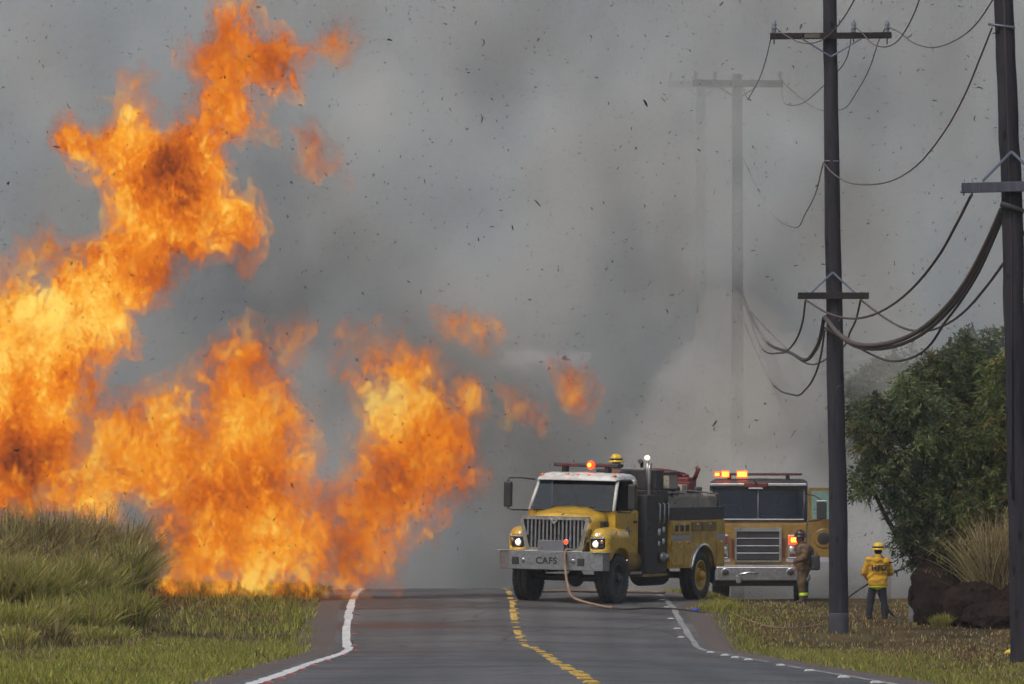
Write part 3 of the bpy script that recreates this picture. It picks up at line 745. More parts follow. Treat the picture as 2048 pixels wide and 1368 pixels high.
# front: grille of four bright bands
g2 = ring_frame('grille_surround', M['chrome'], A, [(-.60, 1.90), (.60, 1.90), (.60, 1.02), (-.60, 1.02)], [(-.54, 1.80), (.54, 1.80), (.54, 1.06), (-.54, 1.06)], -.07, .02)
box('radiator', M['black'], A, -.545, .545, -.02, .012, 1.055, 1.805, 0)
for k in range(4):
    z = 1.06 + k * .187
    sl = box('grille_slat', M['black'], A, -.54, .54, -.045, -.022, z + .03, z + .155, .006)
for k in range(3): box('grille_band', M['chrome'], A, -.54, .54, -.06, -.022, 1.232 + k * .187, 1.262 + k * .187, .006)
for x in (-.66, .66): box('grille_lamp', M['red'], A, x - .03, x + .03, -.03, .005, 1.12, 1.62, .01)
for sx in (-1, 1):
    hb = box('lamp_cluster', M['chrome'], A, sx * .93 - .17, sx * .93 + .17, -.05, .005, 1.12, 1.72, .02)
    box('warning_lens', M['lamp_red'] if sx > 0 else M['red'], hb, sx * .93 - .15, sx * .93 + .15, -.085, -.05, 1.47, 1.69, .02)
    if sx > 0: box('lamp_core', M['lamp_core'], hb, .93 - .085, .93 + .085, -.10, -.086, 1.53, 1.64, .012)
    for q in (-.075, .075): lamp(hb, 'headlamp', sx * .93 + q, -.055, 1.36, .062, M['clear_lens'], .03)
    box('indicator', M['red'], hb, sx * .93 - .12, sx * .93 + .12, -.065, -.05, 1.16, 1.24, .01)
box('reflective_band', M['stripe'], A, .72, 1.255, -.005, .0, 1.02, 1.11, .001)
box('reflective_band', M['stripe'], A, -1.255, -.72, -.005, .0, 1.02, 1.11, .001)
b2 = prism('bumper', M['steel'], A, [(-1.25, -.35), (-1.05, -.58), (1.05, -.58), (1.25, -.35), (1.25, .0), (-1.25, .0)], .54, .91, 'z', .03)
box('bumper_top_plate', M['alum'], b2, -1.24, 1.24, -.56, -.02, .912, .945, .01)
for x in (-.82, .84): lamp(b2, 'siren_speaker', x, -.59, .76, .10, M['black'], .02)
box('tow_hook', M['steel'], b2, -.55, -.42, -.64, -.575, .48, .68, .02)
tube('bumper_cable', M['chrome'], b2, [(-.5, -.62, .68), (-.42, -.66, .72), (-.2, -.66, .76), (.0, -.6, .74)], .022, 6)
boxes('chassis_frame', M['dark'], A, [(-.5, -.36, .1, 9.0, .5, .75), (.36, .5, .1, 9.0, .5, .75), (-1.1, 1.1, .0, .5, .40, .53)], .01)
for sx in (-1, 1):
    wheel(A, sx * 1.05, 1.7, .53, .32, sx, M['alum'])
    wheel(A, sx * 1.05, 6.6, .53, .34, sx, M['alum'])
bm = bmesh.new(); add_tube(bm, [(-1.05, 1.7, .53), (1.05, 1.7, .53)], .08, 8); obj('axle', bm, M['dark'], A)
bm = bmesh.new(); add_tube(bm, [(-1.05, 6.6, .53), (1.05, 6.6, .53)], .08, 8); obj('axle', bm, M['dark'], A)
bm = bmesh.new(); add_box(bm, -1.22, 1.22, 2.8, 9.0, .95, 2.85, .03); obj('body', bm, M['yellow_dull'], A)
# light bar
lb = box('light_bar', M['dark'], A, -1.15, 1.12, .55, .85, 3.235, 3.30, .02)
for x in (-.75, .75): box('light_bar_foot', M['dark'], lb, x - .05, x + .05, .6, .8, 3.12, 3.234, .006)
for (x0, x1, z0, z1) in ((-1.14, -.98, 3.20, 3.33), (-.96, -.74, 3.18, 3.36), (-.56, -.28, 3.17, 3.36)):
    l_ = box('lit_lamp', M['lamp_red'], lb, x0, x1, .49, .56, z0, z1, .02)
    box('lamp_core', M['lamp_core'], l_, x0 + .025, x1 - .025, .475, .489, z0 + .03, z1 - .03, .006)
for x in (-.1, .2, .5, .8): box('light_bar_lens', M['red'], lb, x, x + .22, .53, .551, 3.245, 3.29, .006)
# open door, swung forward so that its outside faces the camera
dm = ring_frame('open_door', M['yellow_dull'], A, [(1.30, 2.92), (2.22, 2.92), (2.22, 1.02), (1.30, 1.02)], [(1.37, 2.84), (2.15, 2.84), (2.15, 2.12), (1.37, 2.12)], .10, .16)
box('door_skin', M['yellow_dull'], dm, 1.33, 2.19, .095, .115, 1.06, 2.10, .006)
box('door_window', M['glass_teal'], dm, 1.37, 2.15, .124, .134, 2.12, 2.84, 0)
box('door_band', M['stripe'], dm, 1.33, 2.19, .088, .094, 1.02, 1.14, .001)
lathe('door_badge', M['yellow_dull'], dm, [(.26, .090), (.26, .086), (.22, .085), (.001, .0845)], 24, 'y', (1.68, 0, 1.62))
lathe('door_emblem', M['dark'], dm, [(.16, .084), (.15, .081), (.001, .080)], 24, 'y', (1.68, 0, 1.62))
ma = tube('mirror_arm', M['black'], A, [(1.22, .10, 2.75), (1.45, -.25, 2.72), (1.62, -.28, 2.6), (1.62, -.28, 2.1), (1.3, -.02, 2.06)], .018, 6)
mh = box('mirror_head', M['dark'], ma, 1.50, 1.76, -.36, -.26, 2.12, 2.55, .03)
box('mirror_cap', M['chrome'], mh, 1.49, 1.77, -.37, -.25, 2.552, 2.60, .015)
for sx in (-1, 1): tube('grab_rail', M['chrome'], A, [(sx * 1.28, .5, 1.2), (sx * 1.32, .5, 1.25), (sx * 1.32, .5, 1.95), (sx * 1.28, .5, 2.0)], .018, 6)
# ---------------------------------------------------------------- people
M['skin'] = mat('skin', (.20, .10, .065), .6, var=.1)
M['jacket'] = mat('yellow_fire_jacket', (.60, .33, .022), .85, var=.12, vscale=5, bump=.5, bscale=7)
M['navy'] = mat('navy_trousers', (.016, .018, .028), .9, var=.25, vscale=6, bump=.5, bscale=8)
M['hivis'] = mat('hi_vis_band', (.62, .85, .04), .6, var=.1)
M['helmet_y'] = mat('yellow_helmet', (.72, .47, .03), .35, var=.1)
M['helmet_d'] = mat('dark_helmet', (.045, .02, .016), .4, var=.2)
M['turnout'] = mat('tan_turnout', (.125, .074, .03), .9, var=.25, vscale=5, bump=.5, bscale=8, dirt=(.06, .04, .025))
M['glove'] = mat('work_glove', (.20, .06, .04), .85, var=.2)
M['hair'] = mat('dark_hair', (.012, .01, .009), .8)
M['hose'] = mat('dark_hose', (.05, .04, .036), .8, var=.3, vscale=8)
M['hose_tan'] = mat('tan_hose', (.27, .17, .105), .85, var=.3, vscale=4, dirt=(.16, .10, .07))

def fingers(f, X, Y, Z, wr, aim, across, bend, side):
    """palm, four unequal bent fingers and a thumb leaving the side of the palm"""
    wr, aim, ac, bd = [np.array(v, float) for v in (wr, aim, across, bend)]
    aim /= np.linalg.norm(aim); ac /= np.linalg.norm(ac); bd /= np.linalg.norm(bd)
    for k in (-1, 0, 1):
        f = np.maximum(f, sd_cone(X, Y, Z, wr + ac * .018 * k, wr + aim * .085 + ac * .026 * k, .018, .016))
    for k, ln in enumerate((.066, .076, .072, .056)):
        b0 = wr + aim * .085 + ac * (-.033 + .022 * k)
        b1 = b0 + aim * ln * .45 + bd * ln * .25; b2 = b1 + aim * ln * .1 + bd * ln * .5
        f = np.maximum(f, sd_cone(X, Y, Z, b0, b1, .0105, .0095)); f = np.maximum(f, sd_cone(X, Y, Z, b1, b2, .0095, .008))
    t0 = wr + aim * .03 - ac * .03 * side; t1_ = t0 + aim * .035 - ac * .03 * side + bd * .01; t2_ = t1_ + aim * .022 + bd * .03
    f = np.maximum(f, sd_cone(X, Y, Z, t0, t1_, .014, .012)); f = np.maximum(f, sd_cone(X, Y, Z, t1_, t2_, .012, .0095))
    return f

def person(label, loc, rotz, J, mats, helmet='round', h=.014, cuffs=False, hem=None, pack=False, letters=None, tilt=0):
    """J: joints. +y is the way the person faces; body, jacket, trousers, boots, helmet are separate meshes"""
    t = thing('person', label, 'person', loc, (0, 0, rotz))
    a = lambda k: np.array(J[k], float)
    hd = a('head')
    def body(X, Y, Z):
        f = sd_ell(X, Y, Z, hd, (.078, .098, .118))
        f = smax(f, sd_ell(X, Y, Z, hd + (0, .03, -.055), (.058, .068, .072)), .03)          # jaw
        f = smax(f, sd_cone(X, Y, Z, hd + (0, .092, .0), hd + (0, .112, -.03), .012, .016), .015)   # nose
        f = smax(f, sd_cone(X, Y, Z, hd + (-.02, .088, -.062), hd + (.02, .088, -.062), .009, .009), .01)  # lips
        for sx in (-1, 1):
            f = smax(f, sd_ell(X, Y, Z, hd + (sx * .08, -.005, -.01), (.014, .026, .034)), .01)  # ears
            f = np.minimum(f, -sd_ell(X, Y, Z, hd + (sx * .032, .105, .012), (.016, .014, .010)) + .006)  # eye sockets
        f = smax(f, sd_cone(X, Y, Z, hd + (0, -.01, -.08), a('neck'), .055, .062), .03)
        for s, sx in (('l', -1), ('r', 1)):
            f = smax(f, sd_cone(X, Y, Z, a('neck') + (0, 0, -.04), a('sh' + s), .08, .055), .05)
            f = smax(f, sd_cone(X, Y, Z, a('sh' + s), a('el' + s), .05, .042), .03)
            f = smax(f, sd_cone(X, Y, Z, a('el' + s), a('ha' + s), .042, .03), .02)
            aim = a('ha' + s) - a('el' + s); aim = aim / np.linalg.norm(aim)
            bend = np.array(J.get('bend' + s, (0, .3, -1)), float); bend = bend - aim * bend.dot(aim); bend /= max(np.linalg.norm(bend), 1e-6)
            ac = np.cross(aim, bend)
            f = fingers(f, X, Y, Z, a('ha' + s), aim, ac, bend, sx)
            f = smax(f, sd_cone(X, Y, Z, a('hip'), a('kn' + s), .095, .062), .04)
            f = smax(f, sd_cone(X, Y, Z, a('kn' + s), a('an' + s), .058, .042), .03)
            f = smax(f, sd_cone(X, Y, Z, a('an' + s), a('an' + s) + (0, .14, -.05), .045, .035), .03)
        f = smax(f, sd_cone(X, Y, Z, a('neck') + (0, 0, -.12), a('hip'), .12, .11), .08)
        return f
    P = np.array([v for k, v in J.items() if k[:4] not in ('bend', 'hemz')], float); lo, hi = P.min(0) - .2, P.max(0) + .22
    iso('body', mats['skin'], t, body, lo, hi, h)
    def jacket(X, Y, Z):
        sh = (a('shl') + a('shr')) / 2
        f = sd_cone(X * .62 + .38 * sh[0], Y, Z, sh + (0, 0, -.10), (sh[0], *(a('hip')[1:] + (0, -.02))), .135, .145)
        f = smax(f, sd_cone(X, Y, Z, a('shl') + (.02, 0, -.02), a('shr') + (-.02, 0, -.02), .095, .095), .06)
        f = smax(f, sd_cone(X, Y, Z, a('neck') + (0, 0, .02), a('neck') + (0, -.02, -.07), .095, .125), .05)
        for s in 'lr':
            f = smax(f, sd_cone(X, Y, Z, a('sh' + s), a('el' + s), .092, .078), .05)
            e, w = a('el' + s), a('ha' + s)
            f = smax(f, sd_cone(X, Y, Z, e, e + (w - e) * .86, .074, .054), .04)
        f = f + .012 * fbm(X * 9, Y * 9, Z * 7, 3) + .010 * np.sin(Z * 42 + 6 * fbm(X * 4, Y * 4, Z * 3, 2)) * .6
        return np.minimum(np.minimum(f, Z - J['hemz']), a('neck')[2] + .06 - Z)
    iso('jacket', mats['jacket'], t, jacket, lo, hi, h)
    if hem:
        def hemf(X, Y, Z):
            sh = (a('shl') + a('shr')) / 2
            f = sd_cone(X * .62 + .38 * sh[0], Y, Z, sh + (0, 0, -.10), (sh[0], *(a('hip')[1:] + (0, -.02))), .135, .145) + .012
            return np.minimum(np.minimum(f, Z - J['hemz'] + .012), J['hemz'] + .075 - Z)
        iso('hem_band', hem, t, hemf, lo, hi, h)
    def trousers(X, Y, Z):
        f = sd_ell(X, Y, Z, a('hip') + (0, 0, .02), (.185, .14, .16))
        for s, sx in (('l', -1), ('r', 1)):
            hp = a('hip') + (sx * .085, 0, -.02)
            f = smax(f, sd_cone(X, Y, Z, hp, a('kn' + s), .115, .088), .05)
            f = smax(f, sd_cone(X, Y, Z, a('kn' + s), a('an' + s) + (0, 0, .03), .086, .078), .04)
        f = f + .012 * fbm(X * 8 + 5, Y * 8, Z * 6, 3)
        return np.minimum(np.minimum(f, J['hemz'] + .10 - Z), np.where(Z < .6, Z - .10, 1))
    iso('trousers', mats['trousers'], t, trousers, lo, hi, h)
    for s in 'lr':
        A_ = a('an' + s)
        def boot(X, Y, Z):
            f = sd_cone(X, Y, Z, A_ + (0, 0, .08), A_ + (0, 0, -.03), .066, .064)
            f = smax(f, sd_cone(X, Y, Z, A_ + (0, 0, -.045), A_ + (0, .15, -.06), .062, .052), .04)
            return np.minimum(f, Z - (A_[2] - .09))
        iso('boot', M['black'], t, boot, A_ - .16, A_ + (.16, .26, .2), .014)
        if cuffs:
            iso('cuff_band', M['hivis'], t, lambda X, Y, Z: np.minimum(.094 - np.sqrt((X - A_[0]) ** 2 + (Y - A_[1]) ** 2), .035 - np.abs(Z - (A_[2] + .14))), A_ - .12, A_ + (.12, .12, .2), .014)
    hl = mats['helmet']
    bm = bmesh.new(); add_lathe(bm, [(.13, .0), (.168, -.01), (.172, .005), (.135, .03), (.132, .07), (.118, .115), (.085, .15), (.04, .168), (.001, .172)], 28, Matrix.Translation(hd + (0, -.005, .035)) @ Matrix.Rotation(tilt, 4, 'X'))
    for k in (-1, 0, 1):
        add_tube(bm, [Vector(hd) + Vector((k * .045, -.125 * math.cos(q) , .065 + .14 * math.sin(q))) for q in (.2, .6, 1.0, 1.4, 1.75, 2.1, 2.5, 2.9)], .010, 6)
    ho = obj('helmet', bm, hl, t)
    bm = bmesh.new(); add_lathe(bm, [(.139, .045), (.143, .05), (.143, .075), (.139, .08)], 28, Matrix.Translation(hd + (0, -.005, .03))); obj('helmet_band', bm, M['black'], ho)
    iso('hair', M['hair'], t, lambda X, Y, Z: np.minimum(sd_ell(X, Y, Z, hd + (0, -.012, .01), (.086, .102, .125)), np.maximum(-(Y - hd[1]) - .0, -.02 + 0 * Z)), hd - .16, hd + .16, .014)
    if pack:
        c = (a('shl') + a('shr')) / 2 + (0, -.22, -.28)
        iso('air_pack', M['black'], t, lambda X, Y, Z: smax(sd_cone(X, Y, Z, c + (0, 0, -.2), c + (0, 0, .22), .085, .085), sd_box(X, Y, Z, c + (0, .07, 0), (.13, .05, .25), .03), .03), c - .35, c + .35, .02)
    if letters:
        b = text_mesh('lettering', letters[0], letters[1], M['navy'], t, letters[2], (R(90), 0, R(0)), .010, .008)
    return t

# the firefighter in yellow, seen from behind (faces +y, away from the camera)
FD = 160.0
fx = (1755 - 1024) / FPX * FD
fz = gz(fx, FD)
FS = (1240 - 1086) / FPX * FD / 1.80
J = {'head': (.015, .03, 1.60), 'neck': (.01, 0, 1.47), 'shl': (-.20, 0, 1.38), 'shr': (.20, .02, 1.37), 'ell': (-.30, .06, 1.10), 'elr': (.30, .14, 1.10), 'hal': (-.20, .26, .90), 'har': (.10, .42, 1.02),
     'hip': (0, 0, .86), 'knl': (-.16, .05, .50), 'knr': (.13, .03, .50), 'anl': (-.20, .0, .10), 'anr': (.17, .0, .10), 'hemz': .70, 'bendl': (.9, .3, -.4), 'bendr': (-.3, .6, .6)}
pa = person('firefighter seen from behind in a yellow jacket lettered HFD and a yellow helmet', (fx, FD, fz), R(-3), J,
            {'skin': M['skin'], 'jacket': M['jacket'], 'trousers': M['navy'], 'helmet': M['helmet_y']}, hem=M['hivis'], letters=('HFD', .17, (.03, -.155, 1.20)))
pa.scale = (FS,) * 3
# the one in turnout gear in front of the engine's open door, turned to the left
GD = 177.0
gx = (1606 - 1024) / FPX * GD; gzz = gz(gx, GD)
GS = (1196 - 1048) / FPX * GD / 1.80
J = {'head': (0, .09, 1.60), 'neck': (0, .03, 1.46), 'shl': (-.21, .03, 1.38), 'shr': (.21, .0, 1.38), 'ell': (-.27, .16, 1.13), 'elr': (.30, -.10, 1.13), 'hal': (-.16, .38, 1.02), 'har': (.26, .06, .92),
     'hip': (0, -.02, .88), 'knl': (-.10, .12, .50), 'knr': (.12, -.02, .50), 'anl': (-.10, .08, .10), 'anr': (.15, -.12, .10), 'hemz': .70}
pb = person('firefighter in brown turnout coat and dark helmet in front of the open engine door', (gx, GD, gzz), R(120), J,
            {'skin': M['skin'], 'jacket': M['turnout'], 'trousers': M['turnout'], 'helmet': M['helmet_d']}, cuffs=True, pack=True)
pb.scale = (GS,) * 3
# carried tool bag and bar
bg = thing('tool_bag', 'black bag carried at the hip of the firefighter by the engine', 'bag', (gx + .30, GD - .22, gzz + .88))
iso('bag_body', M['black'], bg, lambda X, Y, Z: sd_box(X, Y, Z, (0, 0, .17), (.11, .12, .19), .05) + .015 * fbm(X * 8, Y * 8, Z * 8, 2), (-.15, -.16, -.05), (.15, .16, .40), .02)
tube('bag_strap', M['black'], bg, [(-.05, 0, .34), (-.03, 0, .44), (.03, 0, .44), (.05, 0, .34)], .012, 6)
# the one standing on the deck behind the cab of the first truck
pc_loc = t1.matrix_basis @ Vector((.38, 1.62, 1.365))
J = {'head': (0, .05, 1.60), 'neck': (0, .02, 1.47), 'shl': (-.20, 0, 1.38), 'shr': (.20, 0, 1.38), 'ell': (-.28, .14, 1.14), 'elr': (.28, .14, 1.14), 'hal': (-.20, .36, 1.20), 'har': (.20, .36, 1.20),
     'hip': (0, 0, .87), 'knl': (-.1, .03, .5), 'knr': (.1, .03, .5), 'anl': (-.1, 0, .09), 'anr': (.1, 0, .09), 'hemz': .7}
pc = person('firefighter in a yellow helmet standing behind the cab of the CAFS truck', pc_loc, R(150), J,
            {'skin': M['skin'], 'jacket': M['navy'], 'trousers': M['navy'], 'helmet': M['helmet_y']}, h=.022)

# hoses
def hose(name, label, pts, rad, mt, n=8, seg=8):
    bm = bmesh.new(); add_tube(bm, catmull(pts, n), rad, seg)
    return tag(obj(name, bm, mt), label, 'hose')
def G(px, d, lift=.03):
    x = (px - 1024) / FPX * d
    u = abs(x - float(xcen(d)))
    z = float(road_z(np.array([x]), np.array([d]))[0]) if u < 4.2 else gz(x, d)
    return Vector((x, d, z + lift))
def LW(o, p): return o.matrix_basis @ Vector(p)
bpy.context.view_layer.update()
hose('fire_hose', 'dark hose held by the yellow jacketed firefighter, running behind the pole', [G(1610, 152, .03), G(1650, 156, .05), W(1690, 1200, 159.8), W(1712, 1183, 160.2), LW(pa, (-.17, .30, .86)), LW(pa, (.0, .40, .98)), LW(pa, (.22, .48, 1.06)), LW(pa, (.36, .5, 1.10))], .024, M['hose'])
nz = thing('hose_nozzle', 'black hose nozzle in the hands of the yellow jacketed firefighter', 'nozzle', LW(pa, (.36, .5, 1.10)))
bm = bmesh.new(); add_tube(bm, [(0, 0, 0), (.06, .01, .02), (.10, .02, .035), (.22, .04, .08), (.25, .045, .09)], [.03, .036, .026, .03, .036], 10); obj('nozzle_barrel', bm, M['black'], nz)
tube('nozzle_grip', M['black'], nz, [(.08, .015, .02), (.10, .015, -.10)], .016, 6)
hose('fire_hose', 'slack dark hose trailing from between the legs of the yellow jacketed firefighter', [LW(pa, (.02, .16, .62)), LW(pa, (.10, .18, .42)), LW(pa, (.26, .14, .20)), LW(pa, (.42, .08, .06)), G(1800, 159, .03), G(1806, 158.4, .03)], [.03] * 41, M['hose'])
bh = LW(t1, (.36, -1.15, 1.06))
hose('fire_hose', 'tan hose hanging from the CAFS bumper down to the road', [LW(t1, (.30, -.9, 1.14)), bh, LW(t1, (.42, -1.25, .75)), LW(t1, (.62, -1.55, .38)), LW(t1, (.85, -1.72, .13)), G(1205, 147.3, .035), G(1225, 147.0, .03)], .03, M['hose_tan'])
hose('fire_hose', 'thin grey hose lying flat on the road in front of the rear wheel', [G(1225, 147.0, .02), G(1262, 146.9, .02), G(1300, 147.5, .02), G(1345, 147.4, .02), G(1392, 146.6, .02), G(1430, 146.2, .03)], .018, M['hose'])
hose('fire_hose', 'thin pale hose lying in the grass left of the near pole', [G(1455, 146.5, .05), G(1500, 143.0, .06), G(1550, 141.3, .06), G(1600, 141.6, .06), G(1645, 143.5, .07), G(1690, 147.0, .06)], .014, M['hose_tan'])
hose('fire_hose', 'tan hose stretched low across the road under the CAFS truck', [G(1052, 155, .05), G(1100, 156.3, .04), G(1150, 157, .05), G(1200, 157.6, .04), G(1330, 158, .05)], .03, M['hose_tan'])
# ---------------------------------------------------------------- utility poles and cables
def wood_mat(name, col, knots=True):
    m, N, L, p = newmat(name)
    v = objco(N, L, (9, 9, .7)); v2 = objco(N, L, (1, 1, .45))
    n = noise(N, L, v, 2.2, 8, .7, .4)
    r = ramp(N, [(.3, [k * .55 for k in col]), (.55, col), (.75, [k * 1.5 for k in col])]); L.new(n.outputs['Fac'], r.inputs[0])
    out = r.outputs[0]
    n2 = noise(N, L, objco(N, L, (.6, .6, .18)), 2.0, 4, .6)
    r2 = ramp(N, [(.35, (.7, .72, .8)), (.7, (1.15, 1.1, 1.05))]); L.new(n2.outputs['Fac'], r2.inputs[0])
    mm = N.new('ShaderNodeMix'); mm.data_type = 'RGBA'; mm.blend_type = 'MULTIPLY'; mm.inputs[0].default_value = 1; L.new(out, mm.inputs[6]); L.new(r2.outputs[0], mm.inputs[7]); out = mm.outputs[2]
    if knots:
        vo = N.new('ShaderNodeTexVoronoi'); vo.inputs['Scale'].default_value = 4.2; L.new(v2, vo.inputs['Vector'])
        rk = ramp(N, [(.10, (1, 1, 1)), (.17, (0, 0, 0))]); L.new(vo.outputs['Distance'], rk.inputs[0])
        mx = N.new('ShaderNodeMix'); mx.data_type = 'RGBA'; L.new(rk.outputs[0], mx.inputs[0]); L.new(out, mx.inputs[6]); mx.inputs[7].default_value = (.010, .009, .009, 1); out = mx.outputs[2]
    L.new(out, p.inputs['Base Color']); p.inputs['Roughness'].default_value = .9; p.inputs['Specular IOR Level'].default_value = .15
    b = N.new('ShaderNodeBump'); b.inputs['Strength'].default_value = .7; b.inputs['Distance'].default_value = .02; L.new(n.outputs['Fac'], b.inputs['Height']); L.new(b.outputs[0], p.inputs['Normal'])
    return m
M['pole'] = wood_mat('weathered_pole_wood', (.040, .037, .042))
M['arm'] = wood_mat('crossarm_wood', (.036, .030, .029), False)
M['arm_blue'] = wood_mat('painted_crossarm', (.105, .105, .13), False)
M['insul'] = mat('glazed_insulator', (.16, .17, .20), .25, var=.2)
M['galv'] = mat('galvanised_brace', (.16, .18, .23), .5, .5)
M['cable'] = mat('black_cable', (.035, .03, .028), .7, var=.3)
M['cable_br'] = mat('brown_cable', (.075, .058, .045), .75, var=.3, vscale=6)
M['wire'] = mat('copper_wire', (.11, .085, .062), .6, var=.3)
M['wrap'] = mat('grey_pole_wrap', (.048, .048, .056), .7, var=.3, vscale=4)

def pole_shaft(name, parent, pts, r0, r1, mt, base):
    """irregular tapered trunk through px points (given bottom to top), local to base"""
    P = catmull([p - base for p in pts], 14); n = len(P)
    bm = bmesh.new(); seg = 18; rings = []
    for i, p in enumerate(P):
        r = r0 + (r1 - r0) * i / (n - 1)
        off = Vector((.012 * float(vnoise(np.array(i * .35), np.array(1.3), np.array(base.x))), 0, 0))
        ring = []
        for k in range(seg):
            a = 2 * math.pi * k / seg
            q = r * (1 + .05 * float(vnoise(np.array(math.cos(a) * 1.7 + base.y), np.array(math.sin(a) * 1.7), np.array(i * .16))))
            ring.append(bm.verts.new(p + off + Vector((math.cos(a) * q, math.sin(a) * q, 0))))
        rings.append(ring)
    for i in range(n - 1):
        for k in range(seg):
            bm.faces.new((rings[i][k], rings[i][(k + 1) % seg], rings[i + 1][(k + 1) % seg], rings[i + 1][k])).smooth = True
    bm.faces.new(rings[0][::-1]); bm.faces.new(rings[-1])
    return obj(name, bm, mt, parent)
INS = [(.045, 0), (.05, .02), (.03, .04), (.055, .07), (.06, .09), (.04, .12), (.05, .15), (.05, .18), (.03, .21), (.035, .24), (.001, .26)]

# near-left pole with two crossarms
PD = 140.0; ppm = FPX / PD
base = W(1677, 1257, PD); base.z = gz(base.x, PD) - .05
P1 = thing('utility_pole', 'wooden utility pole with two crossarms standing between the engine and the firefighter', 'utility pole', base)
pole_shaft('pole', P1, [base, W(1676, 1000, PD), W(1670, 700, PD), W(1664, 350, PD), W(1661, 60, PD), W(1660, -160, PD)], .195, .125, M['pole'], base)
wr_ = bmesh.new(); add_lathe(wr_, [(.20, .02), (.205, .05), (.203, .44), (.20, .46)], 20); obj('pole_wrap', wr_, M['wrap'], P1)
L1 = lambda px, py, dy=0: W(px, py, PD) - base + Vector((0, dy, 0))
def beam(name, mt, parent, a, b, hx, hz):
    """square timber between two local points"""
    d = (b - a); Lg = d.length; Mx = Matrix.Translation((a + b) / 2) @ d.to_track_quat('X', 'Z').to_matrix().to_4x4()
    bm = bmesh.new(); add_box(bm, -Lg / 2, Lg / 2, -hx, hx, -hz, hz, .008, Mx); return obj(name, bm, mt, parent)
arm = beam('crossarm', M['arm'], P1, L1(1540, 73, -.19), L1(1783, 71, -.19), .05, .062)
beam('crossarm_plate', M['wire'], arm, L1(1608, 72.5, -.25), L1(1640, 72.3, -.25), .004, .045)
for px in (1548, 1707, 1774):
    q = L1(px, 65, -.19)
    lathe('insulator', M['insul'], P1, INS, 14, 'z', q + Vector((0, 0, -.005)))
    tube('insulator_pin', M['galv'], P1, [q + Vector((0, 0, -.24)), q + Vector((0, 0, .0))], .014, 6)
for x0 in (1603, 1722): beam('brace', M['galv'], P1, L1(x0, 78, -.25), L1(1662, 114, -.19), .006, .018)
beam('crossarm', M['arm'], P1, L1(1595, 592, -.22), L1(1737, 592, -.22), .05, .066)
for x0 in (1622, 1708): beam('brace', M['galv'], P1, L1(x0, 586, -.28), L1(1665, 545, -.20), .006, .020)
for px in (1612, 1722): tube('eye_bolt', M['galv'], P1, [L1(px, 582, -.22), L1(px, 602, -.22)], .014, 6)
for py in (322, 640, 660): tube('cable_bracket', M['galv'], P1, [L1(1648, py, -.12), L1(1680, py + 1, -.14)], .018, 6)
for k, (px, py) in enumerate(((1660, 172), (1672, 300), (1663, 420), (1674, 470), (1668, 760), (1676, 900), (1670, 1050))):
    pass

# right-hand pole, nearer
QD = 100.0
base2 = W(2043, 1318, QD); base2.z = gz(base2.x, QD) - .05
P0 = thing('utility_pole', 'dark wooden utility pole at the right edge with a grey crossarm', 'utility pole', base2)
L0 = lambda px, py, dy=0: W(px, py, QD) - base2 + Vector((0, dy, 0))
pole_shaft('pole', P0, [base2, W(2040, 1100, QD), W(2033, 800, QD), W(2026, 500, QD), W(2018, 250, QD), W(2008, 0, QD), W(2003, -160, QD)], .165, .135, M['pole'], base2)
beam('crossarm', M['arm_blue'], P0, L0(1922, 377, -.21), L0(2122, 372, -.21), .06, .072)
for x0 in (1963, 2084): beam('brace', M['galv'], P0, L0(x0, 364, -.28), L0(2022, 304, -.19), .006, .02)
for px in (1926, 1943, 2105): tube('eye_bolt', M['galv'], P0, [L0(px, 358, -.21), L0(px, 392, -.21)], .012, 6)
tube('cable_bracket', M['galv'], P0, [L0(1976, 48, -.12), L0(2000, 52, -.14), L0(2030, 56, -.15)], .02, 6)
tube('cable_clamp', M['cable'], P0, [L0(2000, 408, -.18), L0(2018, 414, -.17), L0(2046, 425, -.17)], .045, 8)
tube('ground_wire', M['cable'], P0, [L0(2024, 1000, -.17), L0(2022, 500, -.155), L0(2014, 200, -.15), L0(2004, -120, -.15)], .011, 6)

# poles standing in the smoke
def far_pole(d, px, top, arm_y, ax0, ax1, label):
    b = W(px, 1170, d); b.z = gz(b.x, d) - .05
    t = thing('utility_pole', label, 'utility pole', b)
    pole_shaft('pole', t, [b, W(px - 1, 850, d), W(px, 500, d), W(px, top, d)], .19, .14, M['pole'], b)
    lw = lambda x, y, dy=-.2: W(x, y, d) - b + Vector((0, dy, 0))
    beam('crossarm', M['arm'], t, lw(ax0, arm_y), lw(ax1, arm_y + 2), .07, .10)
    for x in (ax0 + 6, (ax0 + px) / 2, ax1 - 6):
        lathe('insulator', M['insul'], t, INS, 10, 'z', lw(x, arm_y) + Vector((0, 0, .095)))
    for x in (px - (px - ax0) * .5, px + (ax1 - px) * .5): beam('brace', M['galv'], t, lw(x, arm_y + 3, -.28), lw(px, arm_y + 32, -.2), .006, .03)
    return t
far_pole(200.6, 1475, 148, 166, 1385, 1566, 'utility pole with a crossarm fading into the grey smoke')
far_pole(215, 1402, 160, 168, 1335, 1470, 'fainter farther utility pole almost lost in the smoke')

